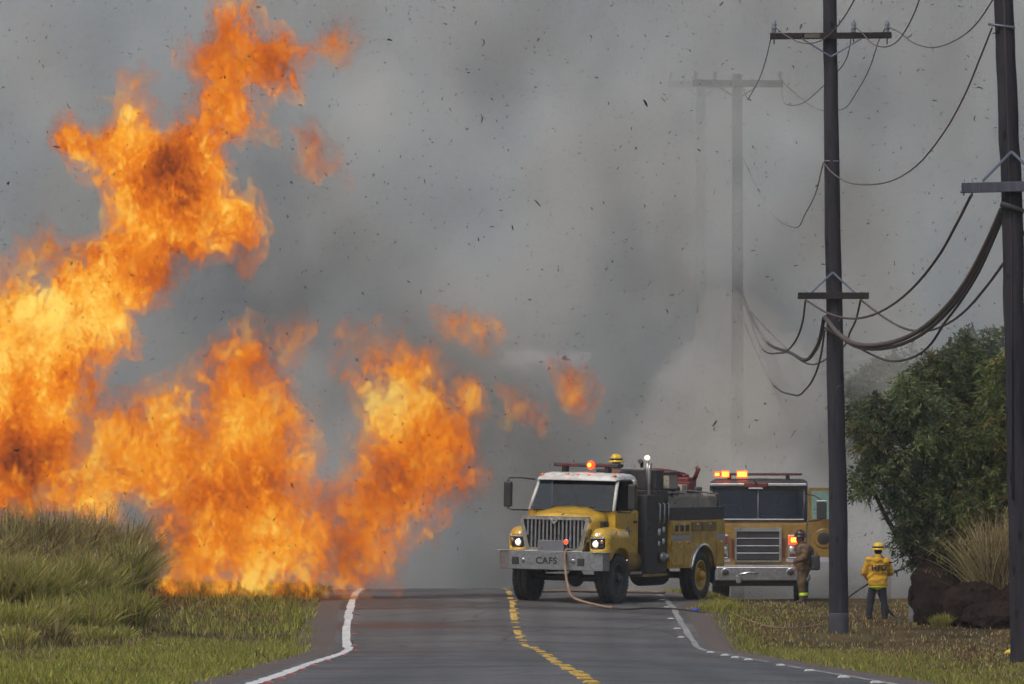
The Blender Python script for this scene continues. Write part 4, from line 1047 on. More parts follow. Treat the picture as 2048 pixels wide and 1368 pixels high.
def cable(label, pts, rad, mt, n=10):
    """pts: (px, py, distance)"""
    bm = bmesh.new(); P = catmull([W(*p) for p in pts], n); add_tube(bm, P, rad, 6)
    return tag(obj('overhead_cable', bm, mt), label, 'cable', 'overhead cables on the utility poles')
cable('thin wire sagging from the upper right pole bracket to the left pole', [(1985, 55, 100), (1960, 118, 104), (1930, 190, 108), (1890, 262, 113), (1840, 325, 119), (1790, 359, 124), (1740, 369, 129), (1695, 364, 134), (1665, 345, 138), (1648, 325, 140)], .014, M['wire'])
cable('cable sagging from the grey crossarm end to the left end of the lower crossarm', [(1943, 390, 100), (1915, 445, 104), (1880, 508, 108), (1835, 566, 114), (1790, 606, 119), (1745, 630, 125), (1700, 637, 131), (1655, 626, 136), (1612, 600, 140)], .022, M['cable_br'])
cable('cable sagging from behind the right pole to the right end of the lower crossarm', [(2105, 390, 100), (2060, 450, 103), (2012, 520, 107), (1970, 577, 111), (1930, 622, 116), (1890, 650, 121), (1850, 662, 127), (1810, 657, 131), (1770, 636, 135), (1722, 600, 140)], .022, M['cable_br'])
BND = [(2004, 420, 100), (1975, 485, 104), (1935, 560, 108), (1890, 618, 113), (1840, 660, 119), (1790, 683, 125), (1740, 691, 131), (1700, 684, 135), (1672, 662, 138), (1650, 634, 140)]
cable('thick upper strand of the heavy cable bundle between the two near poles', BND, .046, M['cable_br'])
cable('lower black strand of the heavy cable bundle between the two near poles', [(a + 4, b + 9 - 6 * abs(k - 4.5) / 4.5, d - .1) for k, (a, b, d) in enumerate(BND)], .034, M['cable'])
cable('lowest slack black cable looping below the heavy bundle', [(2008, 432, 100.5), (1960, 540, 105), (1920, 605, 110), (1890, 645, 114), (1860, 690, 118), (1825, 715, 122), (1780, 722, 127), (1735, 705, 132), (1700, 684, 136), (1652, 658, 140)], .022, M['cable'])
cable('tie wire wrapped along the heavy bundle beside the left pole', [(1652, 654, 139.6), (1668, 664, 139), (1690, 672, 137), (1712, 690, 134.4), (1730, 700, 132)], .018, M['wire'])
cable('power line from the left insulator of the upper crossarm out of the top', [(1549, 52, 140), (1566, 66, 138), (1600, 84, 132), (1632, 84, 126), (1660, 68, 120), (1690, 32, 113), (1725, -30, 104)], .012, M['wire'])
cable('power line from the middle insulator of the upper crossarm out of the top', [(1708, 50, 140), (1726, 66, 137), (1745, 86, 132), (1770, 93, 127), (1797, 80, 121), (1825, 35, 114), (1850, -30, 105)], .012, M['wire'])
cable('power line from the right insulator of the upper crossarm past the right pole top', [(1775, 52, 140), (1800, 64, 136), (1830, 86, 131), (1870, 94, 124), (1915, 78, 117), (1955, 45, 110), (2005, -30, 102)], .012, M['wire'])
cable('power line running from the left insulator back into the smoke', [(1547, 52, 140), (1534, 112, 150), (1520, 155, 162), (1506, 182, 176), (1496, 196, 192), (1490, 185, 195), (1480, 160, 200.6)], .012, M['wire'])
cable('power line running from the middle insulator back into the smoke', [(1706, 52, 140), (1692, 120, 150), (1650, 168, 162), (1605, 206, 178), (1570, 205, 195), (1560, 160, 200.6)], .012, M['wire'])
cable('power line running from the right insulator back into the smoke', [(1773, 52, 140), (1757, 85, 146), (1740, 135, 155), (1716, 180, 165), (1685, 218, 180), (1630, 215, 198), (1563, 162, 200.6)], .012, M['wire'])
cable('thin wire from the bracket of the left pole back into the smoke', [(1647, 325, 140), (1632, 385, 150), (1612, 425, 162), (1590, 455, 180), (1540, 420, 200), (1478, 300, 200.6)], .013, M['wire'])
cable('cable from the left end of the lower crossarm drooping back into the smoke', [(1611, 602, 140), (1606, 640, 146), (1597, 670, 153), (1582, 694, 162), (1560, 706, 175), (1520, 690, 195), (1478, 560, 200.6)], .022, M['cable'])
cable('heavy bundle drooping behind the left pole into the smoke', [(1648, 636, 140), (1640, 678, 145), (1628, 704, 151), (1610, 720, 159), (1580, 705, 172), (1530, 680, 195), (1478, 585, 200.6)], .042, M['cable'])
cable('lowest cable hooking down behind the left pole', [(1650, 656, 140), (1642, 710, 145), (1630, 750, 151), (1612, 778, 159), (1588, 790, 171), (1540, 760, 195), (1478, 620, 200.6)], .022, M['cable'])
cable('short cable from the right end of the lower crossarm back behind the pole', [(1721, 602, 140), (1712, 640, 146), (1700, 665, 152), (1690, 690, 160), (1660, 715, 172), (1600, 720, 190), (1478, 600, 200.6)], .022, M['cable'])
# ---------------------------------------------------------------- vegetation
M['blade'] = attr_mat('grass_blades', 'col', .75, .42)
M['leaf'] = attr_mat('leaves', 'col', .6, .3)
M['bark'] = wood_mat('bark', (.07, .052, .04), False)

def blades_mesh(name, P, H, W_, lean, col, segs=2, curl=.5):
    """many tapered blades; P base points, H lengths, lean = horizontal bend vectors (n,2)"""
    n = len(P); az = rng.random(n) * 2 * np.pi
    side = np.stack([np.cos(az), np.sin(az), 0 * az], 1)
    vs_, k = [], segs * 2 + 1
    V = np.zeros((n, k, 3), np.float32)
    for s in range(segs + 1):
        t = s / segs
        c = P.copy().astype(np.float64)
        bl = np.linalg.norm(lean, axis=1)
        c[:, 2] += H * (t - .35 * np.minimum(bl, 1.3) * t ** 2.2 * curl * 1.6)
        c[:, :2] += lean * H[:, None] * (t ** 1.8)
        if s < segs:
            w = (W_ * (1 - t * .6))[:, None] * side * .5
            V[:, 2 * s] = c - w; V[:, 2 * s + 1] = c + w
        else: V[:, 2 * s] = c
    F = []
    b = np.arange(n) * k
    for s in range(segs - 1):
        F += [np.stack([b + 2 * s, b + 2 * s + 1, b + 2 * s + 3], 1), np.stack([b + 2 * s, b + 2 * s + 3, b + 2 * s + 2], 1)]
    F.append(np.stack([b + 2 * segs - 2, b + 2 * segs - 1, b + 2 * segs], 1))
    me = mesh_np(name, V.reshape(-1, 3), np.concatenate(F), False)
    set_col(me, 'col', np.repeat(col, k, 0))
    return me

def palette(n, cols, w, jit=.25):
    c = np.array(cols)[rng.choice(len(cols), n, p=np.array(w) / sum(w))]
    return np.clip(c * (1 + jit * (rng.random((n, 1)) * 2 - 1)) * (1 + .08 * (rng.random((n, 3)) * 2 - 1)), 0, 1)

GREEN, LIME, OLIVE, STRAW, BROWN, DKGREEN, RUST = (.215, .23, .043), (.44, .41, .085), (.32, .265, .08), (.48, .39, .19), (.14, .095, .05), (.075, .10, .026), (.135, .066, .034)

def lawn(name, side, y0, y1, u0, u1, n, kind):
    u = u0 + (u1 - u0) * rng.random(n) ** 1.25 + .12 * rng.normal(size=n) * (rng.random(n) < .12)
    y = 1 / (1 / y0 + (1 / y1 - 1 / y0) * rng.random(n)) if y0 < 100 else y0 + (y1 - y0) * rng.random(n)
    edge = u - u0
    x = xcen(y) + side * u
    pat = fbm(x * .5, y * .22, 0 * x + 2.2, 4); pat2 = fbm(x * 1.3, y * .6, 0 * x + 8, 3)
    if kind == 'left':
        keep = rng.random(n) < np.clip(.75 + 1.2 * pat, .25, 1)
    else:
        keep = rng.random(n) < np.clip(.62 + 1.4 * pat + .9 * np.exp(-edge * 1.3), .10, 1)
    u, y, x, pat, pat2, edge = [a[keep] for a in (u, y, x, pat, pat2, edge)]; n = len(u)
    z = ground_z(x, y)
    if kind == 'left':
        H = (.09 + .07 * rng.random(n)) * (1 + .8 * np.clip(pat2 + .2, 0, 1)) * (1 + .5 * sm(4, 6, edge)) + .05 * sm(142, 150, y)
        g = np.clip(.9 - edge * .16 + 1.1 * pat + .55 * pat2, 0, 1)
        ca = palette(n, [LIME, GREEN, OLIVE], [3, 5, 2]); cb = palette(n, [OLIVE, BROWN, STRAW, DKGREEN], [5, 4, 1.2, 2])
    else:
        H = (.045 + .06 * rng.random(n)) * (1 + .9 * np.clip(pat2, 0, 1)) + .10 * np.exp(-edge * 2.0) * rng.random(n)
        g = np.clip(1.35 * np.exp(-edge * .75) + .95 * (pat + .35 * pat2) , 0, 1) * .88
        ca = palette(n, [GREEN, OLIVE, LIME], [5, 3, 1.5]); cb = palette(n, [BROWN, STRAW, RUST, OLIVE], [6, 2.6, 2, 1.6])
    col = np.where((rng.random(n) < g)[:, None], ca, cb)
    lean = rng.normal(0, .32, (n, 2))
    P = np.stack([x, y, z - .01], 1)
    return blades_mesh(name, P, H, .016 + .012 * rng.random(n) + y * .00005, lean, col, 2)
tag(obj('verge_grass_left', lawn('grass', -1, 62, 168, 4.12, 13, 150000, 'left'), M['blade']), 'short green grass on the left verge', 'grass', kind='stuff')
tag(obj('verge_grass_right', lawn('grass', 1, 62, 178, 4.12, 13, 150000, 'right'), M['blade']), 'patchy brown and green grass on the right verge', 'grass', kind='stuff')

def clump(label, px, d, r, n, hmin, hmax, cols, w, wind=(.35, .0), name='grass_clump', seeds=True, spread=.35, group=None, bw=.022, ry=None):
    x = (px - 1024) / FPX * d; base = Vector((x, d, gz(x, d) - .03))
    t = thing(name, label, 'tall grass', base, (0, 0, 0), group)
    nt = max(3, int(16 * r * r / .5)); ta = rng.random(nt) * 2 * np.pi; tq = np.sqrt(rng.random(nt)) * .85; ts = .65 + .45 * rng.random(nt)
    ti = rng.integers(0, nt, n); tr = min(r * .5, .26)
    a = rng.random(n) * 2 * np.pi; q = np.sqrt(rng.random(n))
    P = np.stack([np.cos(ta[ti]) * tq[ti] * r + np.cos(a) * q * tr, np.sin(ta[ti]) * tq[ti] * (ry or r * .8) + np.sin(a) * q * tr, 0 * q], 1)
    for k in range(n): pass
    P[:, 2] = ground_z(P[:, 0] + x, P[:, 1] + d) - base.z
    H = (hmin + (hmax - hmin) * rng.random(n) ** .8 * (1 - .35 * q ** 2)) * ts[ti]
    lean = np.stack([np.cos(a), np.sin(a)], 1) * (spread * q * rng.random(n))[:, None] + rng.normal(0, .26, (n, 2)) + np.array(wind) * (.5 + rng.random((n, 1)))
    me = blades_mesh('blades', P, H, bw * (.6 + .8 * rng.random(n)), lean, palette(n, cols, w), 5, .55)
    obj('blades', me, M['blade'], t)
    if seeds:
        m_ = max(40, n // 10); idx = rng.choice(n, m_, replace=False)
        P2 = np.repeat(P[idx], 9, 0); H2 = np.repeat(H[idx], 9); ln = np.repeat(lean[idx], 9, 0)
        tt = .80 + .2 * rng.random(len(P2)); bl = np.minimum(np.linalg.norm(ln, axis=1), 1.3)
        S = P2.copy(); S[:, 2] += H2 * (tt - .35 * bl * tt ** 2.2 * .88); S[:, :2] += ln * H2[:, None] * (tt ** 1.8)[:, None]
        me = blades_mesh('seed_heads', S, .10 + .12 * rng.random(len(S)), .010 + 0 * tt, rng.normal(0, .9, (len(S), 2)), palette(len(S), [STRAW, (.26, .20, .10), OLIVE], [3, 2, 2]), 2)
        obj('seed_heads', me, M['blade'], t)
    return t
TG = 'tall grass clumps on the left verge'
gl = ([LIME, GREEN, OLIVE, STRAW, DKGREEN], [4, 4, 4, 1.6, 1.5])
gb = ([OLIVE, BROWN, STRAW, GREEN, (.12, .07, .035)], [4, 3, 2, 1.5, 2])
gf = ([LIME, GREEN, OLIVE, STRAW], [5, 3, 4, 1.2])
for (lab, px, d, r, n, h0, h1, cw, wd) in (
    ('short yellow green grass skirt at the left edge, nearest to the camera', -20, 127, .8, 1500, .25, .5, gf, .05),
    ('short olive grass skirt in front of the pale clump', 90, 129, .8, 1500, .25, .55, gb, .05),
    ('short grass skirt at the right end of the grass bank', 200, 132, .75, 1400, .25, .5, gf, .04),
    ('knee high bright green grass at the left edge', 10, 133, .9, 2200, .5, .95, gf, .05),
    ('knee high yellow green grass in front of the arching clump', 130, 135, .8, 2200, .5, 1.0, gf, .06),
    ('knee high dark grass at the right end of the bank', 232, 138.5, .6, 1700, .5, 1.0, gl, .04),
    ('tall bright green grass clump at the left edge', 20, 139.5, .85, 3000, .9, 1.7, gf, .05),
    ('pale arching grass clump with seed heads in the middle of the bank', 135, 141, .75, 2900, .9, 1.7, gf, .08),
    ('dark green upright grass beside the low flames', 248, 145, .42, 2000, 1.1, 1.75, gl, .03),
    ('brown topped tall grass leaning over below the tall flame', 70, 147.5, 1.2, 4200, 1.3, 2.2, gb, .14),
    ('brown windswept grass bending towards the middle flames', 200, 149, .8, 3200, 1.3, 2.15, gb, .2),
    ('tall olive grass mostly outside the left edge', -70, 143.5, 1.1, 3000, 1.2, 2.0, gb, .1)):
    clump(lab, px, d, r, n, h0, h1, *cw, wind=(wd, -.06), group=TG, bw=.034 if h1 < 1.8 else .028, spread=.75, seeds=h1 > 1.2)
clump('tall dry straw coloured grass behind the rocks beside the right pole', 1990, 147.0, .42, 2000, 1.5, 2.75, [STRAW, (.25, .17, .085), BROWN, OLIVE], [5, 3, 2, 1], wind=(.06, 0), spread=.45)
clump('small green grass tuft at the foot of the dark rocks', 1878, 143.5, .20, 320, .15, .45, [GREEN, LIME, OLIVE], [3, 2, 2], wind=(.02, 0), seeds=False, spread=.8)
clump('green grass tuft at the roadside corner behind the CAFS truck', 1432, 147.5, .5, 1500, .12, .34, [LIME, GREEN, OLIVE], [4, 3, 2], wind=(.02, 0), seeds=False, spread=.8, bw=.016)

# trees: limbs plus leaf-sized faces in clumps
def tree(name, label, d, blobs, trunk_px, nclump, leaves, cols, w, leaf=(.13, .032), seed=1, group=None, cr=.36, droop=.55):
    """blobs: (px, py, rx_px, ry_px, depth offset m, depth radius m)"""
    r = np.random.default_rng(seed)
    ppm_ = FPX / d
    x = (trunk_px - 1024) / FPX * d; base = Vector((x, d, gz(x, d) - .05))
    t = thing(name, label, 'tree', base, (0, 0, 0), group)
    cen = []; bid = []
    vol = np.array([b[2] * b[3] for b in blobs], float); vol /= vol.sum()
    for b, vv in zip(blobs, vol):
        k = max(3, int(nclump * vv)); bid += [r.uniform(.72, 1.3)] * k; c = np.array(W(b[0], b[1], d) - base)
        u = r.normal(size=(k, 3)); u /= np.linalg.norm(u, axis=1)[:, None]
        q = .45 + .55 * r.random((k, 1)) ** .5
        cen.append(c + u * q * np.array([b[2] / ppm_, b[5], b[3] / ppm_]) + np.array([0, b[4], 0]))
    cen = np.concatenate(cen); bid = np.array(bid)[:, None]
    bid = bid[cen[:, 2] > .25]; cen = cen[cen[:, 2] > .25]
    nl = len(cen) * leaves
    ci = np.repeat(np.arange(len(cen)), leaves)
    sz = cr * (.6 + .8 * r.random(len(cen)))
    # leaflets set along short twigs in each clump
    tw = 6
    td = r.normal(size=(len(cen), tw, 3)); td /= np.linalg.norm(td, axis=2)[:, :, None]; td[:, :, 2] = td[:, :, 2] * .75 + .1
    ti = r.integers(0, tw, nl); along = r.random(nl) ** .7
    dirn = td[ci, ti]
    p = cen[ci] + dirn * (along * sz[ci])[:, None] + r.normal(0, .035, (nl, 3)); p[:, 2] -= droop * sz[ci] * along ** 2
    ax = dirn + r.normal(0, .55, (nl, 3)); ax[:, 2] -= droop; ax /= np.linalg.norm(ax, axis=1)[:, None]
    sd = np.cross(ax, r.normal(size=(nl, 3))); sd /= np.linalg.norm(sd, axis=1)[:, None]
    L_ = leaf[0] * (.6 + .8 * r.random(nl)); Wd = leaf[1] * (.7 + .6 * r.random(nl))
    a_, s_ = ax * L_[:, None], sd * Wd[:, None] * .5
    V = np.stack([p, p + a_ * .5 - s_, p + a_, p + a_ * .5 + s_], 1).reshape(-1, 3)
    b0 = np.arange(nl) * 4
    me = mesh_np('crown', V, np.stack([b0, b0 + 1, b0 + 2, b0 + 3], 1), False)
    ccol = palette(len(cen), cols, w, .3) * bid
    lc = ccol[ci] * (1 + .3 * (r.random((nl, 1)) * 2 - 1)); yl = r.random(nl) < .05; lc[yl] = np.array([.17, .13, .03])
    set_col(me, 'col', np.repeat(np.clip(lc, 0, 1), 4, 0))
    obj('crown', me, M['leaf'], t)
    # limbs
    bm = bmesh.new()
    mid = Vector(cen.mean(0)); fork = Vector((mid.x * .4, mid.y * .4, max(.6, mid.z * .35)))
    add_tube(bm, catmull([(0, 0, -.1), (.04, 0, fork.z * .5), fork], 4), [.16 - .006 * k for k in range(9)], 9)
    obj('trunk', bm, M['bark'], t)
    bm = bmesh.new()
    hubs = [Vector(np.array(W(b[0], b[1], d) - base) + (0, b[4], 0)) for b in blobs]
    for hb_ in hubs:
        P = catmull([fork, fork.lerp(hb_, .5) + Vector((r.normal() * .12, r.normal() * .12, -.1)), hb_], 4); add_tube(bm, P, [.075 - .005 * k for k in range(len(P))], 6)
    for k in range(0, len(cen), 2):
        c = Vector(cen[k]); hb_ = min(hubs, key=lambda q: (q - c).length)
        add_tube(bm, [hb_, hb_.lerp(c, .5) + Vector((0, 0, -.06)), c], [.026, .016, .007], 4, False)
    obj('limbs', bm, M['bark'], t)
    return t
KG = ([(.085, .115, .044), (.110, .138, .046), (.060, .084, .038), (.135, .128, .046)], [4, 3, 3, 1.6])
tree('tree', 'dark feathery tree spreading left towards the firefighter', 150, [(1760, 835, 55, 52, 0, .6), (1732, 865, 34, 30, 0, .4), (1735, 955, 36, 36, .2, .5), (1810, 900, 75, 80, 0, .8), (1830, 800, 55, 50, -.1, .6), (1870, 960, 80, 90, .2, .8), (1790, 985, 35, 28, .1, .4), (1850, 1060, 45, 60, .3, .5), (1900, 1095, 60, 50, .4, .5), (1840, 1015, 50, 50, .1, .5), (1865, 1085, 50, 55, .2, .5), (1812, 1042, 34, 42, .1, .4), (1895, 1140, 50, 45, .3, .5)], 1890, 330, 140, *KG, seed=11, group='trees on the right verge')
tree('tree', 'tallest bushy tree behind the rocks, with pointed leafy tops', 156, [(1880, 745, 38, 50, 0, .6), (1935, 730, 36, 50, .1, .6), (1860, 790, 40, 45, 0, .5), (1920, 820, 80, 70, .3, .9), (1985, 790, 50, 85, .2, .8), (1940, 930, 85, 90, .3, .9), (2010, 900, 60, 100, .2, .9), (1890, 690 + 40, 20, 34, 0, .3), (1938, 696, 15, 34, .1, .3)], 1950, 350, 140, *KG, seed=12, group='trees on the right verge')
tree('tree', 'olive green bush with yellowish leaves next to the right pole', 150, [(2010, 760, 40, 60, 0, .5), (2040, 830, 50, 90, .1, .6), (1960, 900, 65, 60, -.1, .6), (2000, 980, 55, 60, 0, .6), (1930, 1020, 60, 60, 0, .6), (2050, 960, 50, 90, 0, .6), (1900, 1080, 50, 55, .2, .5), (1960, 1110, 60, 60, .6, .4), (2030, 1090, 50, 60, .6, .4)], 1965, 300, 140, [(.130, .150, .040), (.160, .148, .042), (.095, .118, .034)], [4, 2, 3], seed=13, group='trees on the right verge')
tree('tree', 'leafy tree showing past the right pole at the edge of the frame', 153, [(2070, 780, 50, 70, 0, .6), (2085, 900, 60, 90, 0, .7), (2060, 1010, 50, 70, 0, .6), (2075, 1120, 50, 60, 0, .5)], 2080, 200, 130, *KG, seed=17, group='trees on the right verge')
tree('tree', 'hazy blue grey tree in the smoke above the right trees', 193, [(1900, 730, 45, 40, 0, 1.0), (1960, 700, 50, 45, 0, 1.0), (2020, 690, 45, 50, 0, 1.0), (1850, 790, 60, 60, 0, 1.2), (1950, 800, 90, 90, 0, 1.2)], 1950, 150, 90, *KG, leaf=(.18, .07), seed=14, cr=.55)
tree('tree', 'faint smoke veiled tree between the pole and the dark tree', 196.5, [(1745, 765, 50, 45, 0, 1.0), (1800, 745, 45, 40, 0, 1.0), (1770, 840, 70, 70, 0, 1.2)], 1770, 110, 90, *KG, leaf=(.18, .07), seed=15, cr=.55)

tree('shrub', 'low dark shrub filling the shade behind the rocks', 150.5, [(1890, 1110, 55, 60, .2, .5), (1950, 1130, 55, 60, .2, .5), (2010, 1100, 55, 75, .2, .5), (1920, 1040, 60, 50, .4, .5)], 1950, 120, 120, *KG, seed=16)
# dark rocks under the trees
M['rock'] = mat('dark_earthy_rock', (.016, .012, .010), .95, var=.45, vscale=4, dirt=(.030, .016, .011), dirt_amt=.45, bump=1.0, bscale=9, spec=.05)
def rock(label, px, d, size, seed, mt='rock', name='boulder', sink=.1, cat='rock'):
    x = (px - 1024) / FPX * d; base = (x, d, gz(x, d) - sink)
    def fn(X, Y, Z):
        f = sd_ell(X, Y, Z, (0, 0, size[2] * .5), (size[0], size[1], size[2] * .62))
        return f + .34 * min(size) * fbm(X / size[0] * 1.9 + seed, Y / size[1] * 1.9, Z / size[2] * 1.9, 4, .6) + .22 * min(size) * (.35 - np.abs(fbm(X * 2.6 + seed, Y * 2.6, Z * 2.6 + 4, 4, .6)))
    h = max(size) / 30
    X, Y, Z, o = grid((-size[0] * 1.2, -size[1] * 1.2, -.1), (size[0] * 1.2, size[1] * 1.2, size[2] * 1.3), h)
    F = np.minimum(fn(X, Y, Z), Z + .05)
    v, f = march(F.astype(np.float32), o, h)
    return tag(obj(name, mesh_np(name, v, f), M[mt], None, base), label, cat)
rock('tall dark rounded rock under the left side of the tree', 1872, 150, (.52, .45, 1.30), 1)
rock('wide dark earthy rock below the tree, beside the tall rounded one', 1942, 145.3, (.62, .5, .95), 5)
rock('low dark rock in front of the straw grass', 1995, 143.5, (.70, .4, .55), 9)
rock('dark rock half hidden by the right pole', 2055, 146, (.6, .5, .95), 13)
M['pale_rock'] = mat('pale_rock', (.20, .20, .20), .9, var=.3, bump=.6, bscale=8)
rock('smooth grey rock leaning against the left of the dark rocks', 1829, 155, (.14, .2, .62), 17, 'pale_rock')
M['stone'] = mat('pale_stone', (.42, .39, .35), .9, var=.25, bump=.6, bscale=12)
rock('small pale stone lying on the left verge grass', 435, 128.5, (.085, .07, .10), 21, 'stone', 'stone', 0)
# ---------------------------------------------------------------- flames: emitting, absorbing volumes in ragged hulls
def flame_mat(name, heat=.5, sigma=3.2, bright=1.0, blobs=(), vary=.35, gap=.45, step=.11, scale=1.0):
    """blobs: (x, y, z, radius, amount) in the flame's own metres, hotter or cooler pockets"""
    m = bpy.data.materials.new(name); m.use_nodes = True
    N, L = m.node_tree.nodes, m.node_tree.links; N.clear()
    out = N.new('ShaderNodeOutputMaterial')
    v = objco(N, L, (1.0, 1.0, .72), (0, R(-18), 0)); v0 = objco(N, L)
    nl = noise(N, L, v, .75 * scale, 2, .5, 0)
    nf = noise(N, L, v, 2.4 * scale, 5, .68, 1.1)
    nx = noise(N, L, v, 8.0 * scale, 3, .65, 0)
    def M2(op, a, b, clamp=False):
        q = N.new('ShaderNodeMath'); q.operation = op; q.use_clamp = clamp
        for i, s in enumerate((a, b)):
            if isinstance(s, (int, float)): q.inputs[i].default_value = s
            else: L.new(s, q.inputs[i])
        return q.outputs[0]
    h = M2('ADD', M2('MULTIPLY', M2('SUBTRACT', nl.outputs['Fac'], .5), 1.1 + vary), heat)
    h = M2('ADD', h, M2('MULTIPLY', M2('SUBTRACT', nf.outputs['Fac'], .5), 2.8))
    h = M2('ADD', h, M2('MULTIPLY', M2('SUBTRACT', nx.outputs['Fac'], .5), 1.5))
    for (bx, by, bz, br, am) in blobs:
        d = N.new('ShaderNodeVectorMath'); d.operation = 'DISTANCE'; L.new(v0, d.inputs[0]); d.inputs[1].default_value = (bx, by, bz)
        mr = N.new('ShaderNodeMapRange'); mr.interpolation_type = 'SMOOTHSTEP'; mr.inputs['From Min'].default_value = br; mr.inputs['From Max'].default_value = br * .15
        mr.inputs['To Min'].default_value = 0; mr.inputs['To Max'].default_value = am
        L.new(d.outputs['Value'], mr.inputs['Value']); h = M2('ADD', h, mr.outputs[0])
    cr = ramp(N, [(0.0, (.09, .022, .012)), (.24, (.34, .062, .012)), (.44, (.74, .145, .008)), (.62, (.98, .255, .010)), (.80, (1.06, .46, .025)), (1.0, (1.15, .80, .16))])
    L.new(h, cr.inputs[0])
    den = N.new('ShaderNodeMapRange'); den.interpolation_type = 'SMOOTHSTEP'; den.inputs['From Min'].default_value = gap; den.inputs['From Max'].default_value = gap + .11
    den.inputs['To Min'].default_value = sigma * .01; den.inputs['To Max'].default_value = sigma
    L.new(M2('ADD', M2('MULTIPLY', nf.outputs['Fac'], .6), M2('MULTIPLY', nx.outputs['Fac'], .4)), den.inputs['Value'])
    em = N.new('ShaderNodeEmission'); L.new(cr.outputs[0], em.inputs['Color']); L.new(M2('MULTIPLY', den.outputs[0], bright * .74), em.inputs['Strength'])
    ab = N.new('ShaderNodeVolumeAbsorption'); ab.inputs['Color'].default_value = (0, 0, 0, 1); L.new(den.outputs[0], ab.inputs['Density'])
    ad = N.new('ShaderNodeAddShader'); L.new(em.outputs[0], ad.inputs[0]); L.new(ab.outputs[0], ad.inputs[1]); L.new(ad.outputs[0], out.inputs['Volume'])
    m.cycles.volume_step_rate = step
    return m

def poly_sd(px, py, poly):
    """signed distance (positive inside) of points to a polygon"""
    P = np.array(poly, float); Q = np.roll(P, -1, 0)
    best = np.full(px.shape, 1e9); ins = np.zeros(px.shape, bool)
    for (ax, ay), (bx, by) in zip(P, Q):
        dx, dy = bx - ax, by - ay; t = np.clip(((px - ax) * dx + (py - ay) * dy) / (dx * dx + dy * dy + 1e-9), 0, 1)
        best = np.minimum(best, np.hypot(px - ax - t * dx, py - ay - t * dy))
        c = ((ay > py) != (by > py)) & (px < dx * (py - ay) / (dy + 1e-12) + ax); ins ^= c
    return np.where(ins, best, -best)

def flame(name, label, d, poly, mt, base_px, h=.062, amp=.62, fat=.85, ysway=.7, seed=0., maxt=1.3, holes=(), group='flames of the grass fire'):
    """hull: traced outline given depth by its own width, torn up by turbulence in all three directions"""
    s = FPX / d
    bw = W(*base_px, d)
    o3 = bw
    P = np.array(poly, float)
    X0, X1 = (P[:, 0].min() - 1024) / s - .5, (P[:, 0].max() - 1024) / s + .5
    Z0, Z1 = CAMZ - (P[:, 1].max() - HOR) / s - .4, CAMZ - (P[:, 1].min() - HOR) / s + .5
    hw = maxt / fat + ysway + .4
    X, Y, Z, o = grid((X0, d - hw, Z0), (X1, d + hw, Z1), h)
    X2, Z2 = X[:, 0, :], Z[:, 0, :]
    wob = .35 * fbm(X2 * .9 + seed, Z2 * .9, 0 * X2 + 3, 3)
    sd = poly_sd((X2 + wob * .5) * s + 1024, (CAMZ - Z2 + .5 * .35 * fbm(X2 * .9, Z2 * .9 + 5, 0 * X2 + seed, 3)) * s + HOR, poly) / s
    for hp in holes: sd = np.minimum(sd, -poly_sd(X2 * s + 1024, (CAMZ - Z2) * s + HOR, hp) / s + .05)
    sd = np.minimum(sd, maxt)
    y0 = d + ysway * fbm(X2 * .28 + seed, Z2 * .28, 0 * X2 + 1.5, 2)
    n = fbm(X * 1.35 + seed + .35 * Z, Y * 1.35, Z * 1.0, 6, .66)
    F = (sd[:, None, :] - fat * np.abs(Y - y0[:, None, :]) * .9 + amp * n * 1.5).astype(np.float32)
    t = thing(name, label, 'flame', o3, (0, 0, 0), group)
    for part, lev, m_ in (('flame_veil', .27, mt[1]), ('flame_core', -.11, mt[0])):
        if m_ is None: continue
        v, f = march(F + lev, o, h)
        if len(f): obj(part, mesh_np(part, v - np.array(o3, dtype=np.float32), f), m_, t)
    return t

FA = [(462, 2), (492, 4), (505, 55), (515, 78), (555, 62), (600, 92), (655, 92), (640, 108), (590, 130), (575, 180), (535, 192), (507, 178), (510, 220), (530, 265), (492, 272), (455, 292), (462, 335), (490, 390), (518, 440), (522, 482), (500, 540), (482, 505), (425, 500), (362, 522), (345, 565), (318, 612), (272, 640), (262, 690), (215, 712), (180, 755), (205, 800), (188, 850), (190, 885), (158, 935), (115, 985), (60, 1012), (0, 1022), (-70, 1022),
      (-70, 560), (0, 585), (50, 550), (90, 572), (112, 530), (172, 490), (208, 450), (214, 402), (190, 342), (152, 305), (100, 272), (125, 238), (172, 240), (212, 215), (250, 195), (300, 215), (325, 252), (382, 218), (392, 165), (360, 132), (400, 62), (430, 20)]
FB = [(20, 1035), (90, 930), (170, 850), (235, 800), (292, 765), (350, 760), (395, 800), (402, 732), (440, 702), (485, 668), (520, 690), (550, 742), (588, 780), (615, 822), (612, 885), (628, 950), (668, 1000), (680, 1100), (662, 1180), (630, 1197), (540, 1201), (420, 1199), (330, 1198), (306, 1150), (300, 1085), (322, 1030), (280, 1018), (190, 1035)]
FC = [(720, 705), (762, 682), (806, 668), (868, 690), (900, 742), (948, 800), (966, 842), (950, 920), (928, 985), (872, 1045), (824, 1100), (775, 1166), (705, 1184), (655, 1190), (640, 1100), (648, 1000), (692, 930), (684, 872), (722, 842), (742, 785), (706, 742)]
s_ = FPX / 152.
def lc(px, py, base, dy=0): return ((px - base[0]) / s_, dy, -(py - base[1]) / s_)
BA, BB, BC = (100, 1195), (480, 1195), (740, 1185)
def bl(lst, b): return [(*lc(px, py, b, dy), r, a) for (px, py, dy, r, a) in lst]
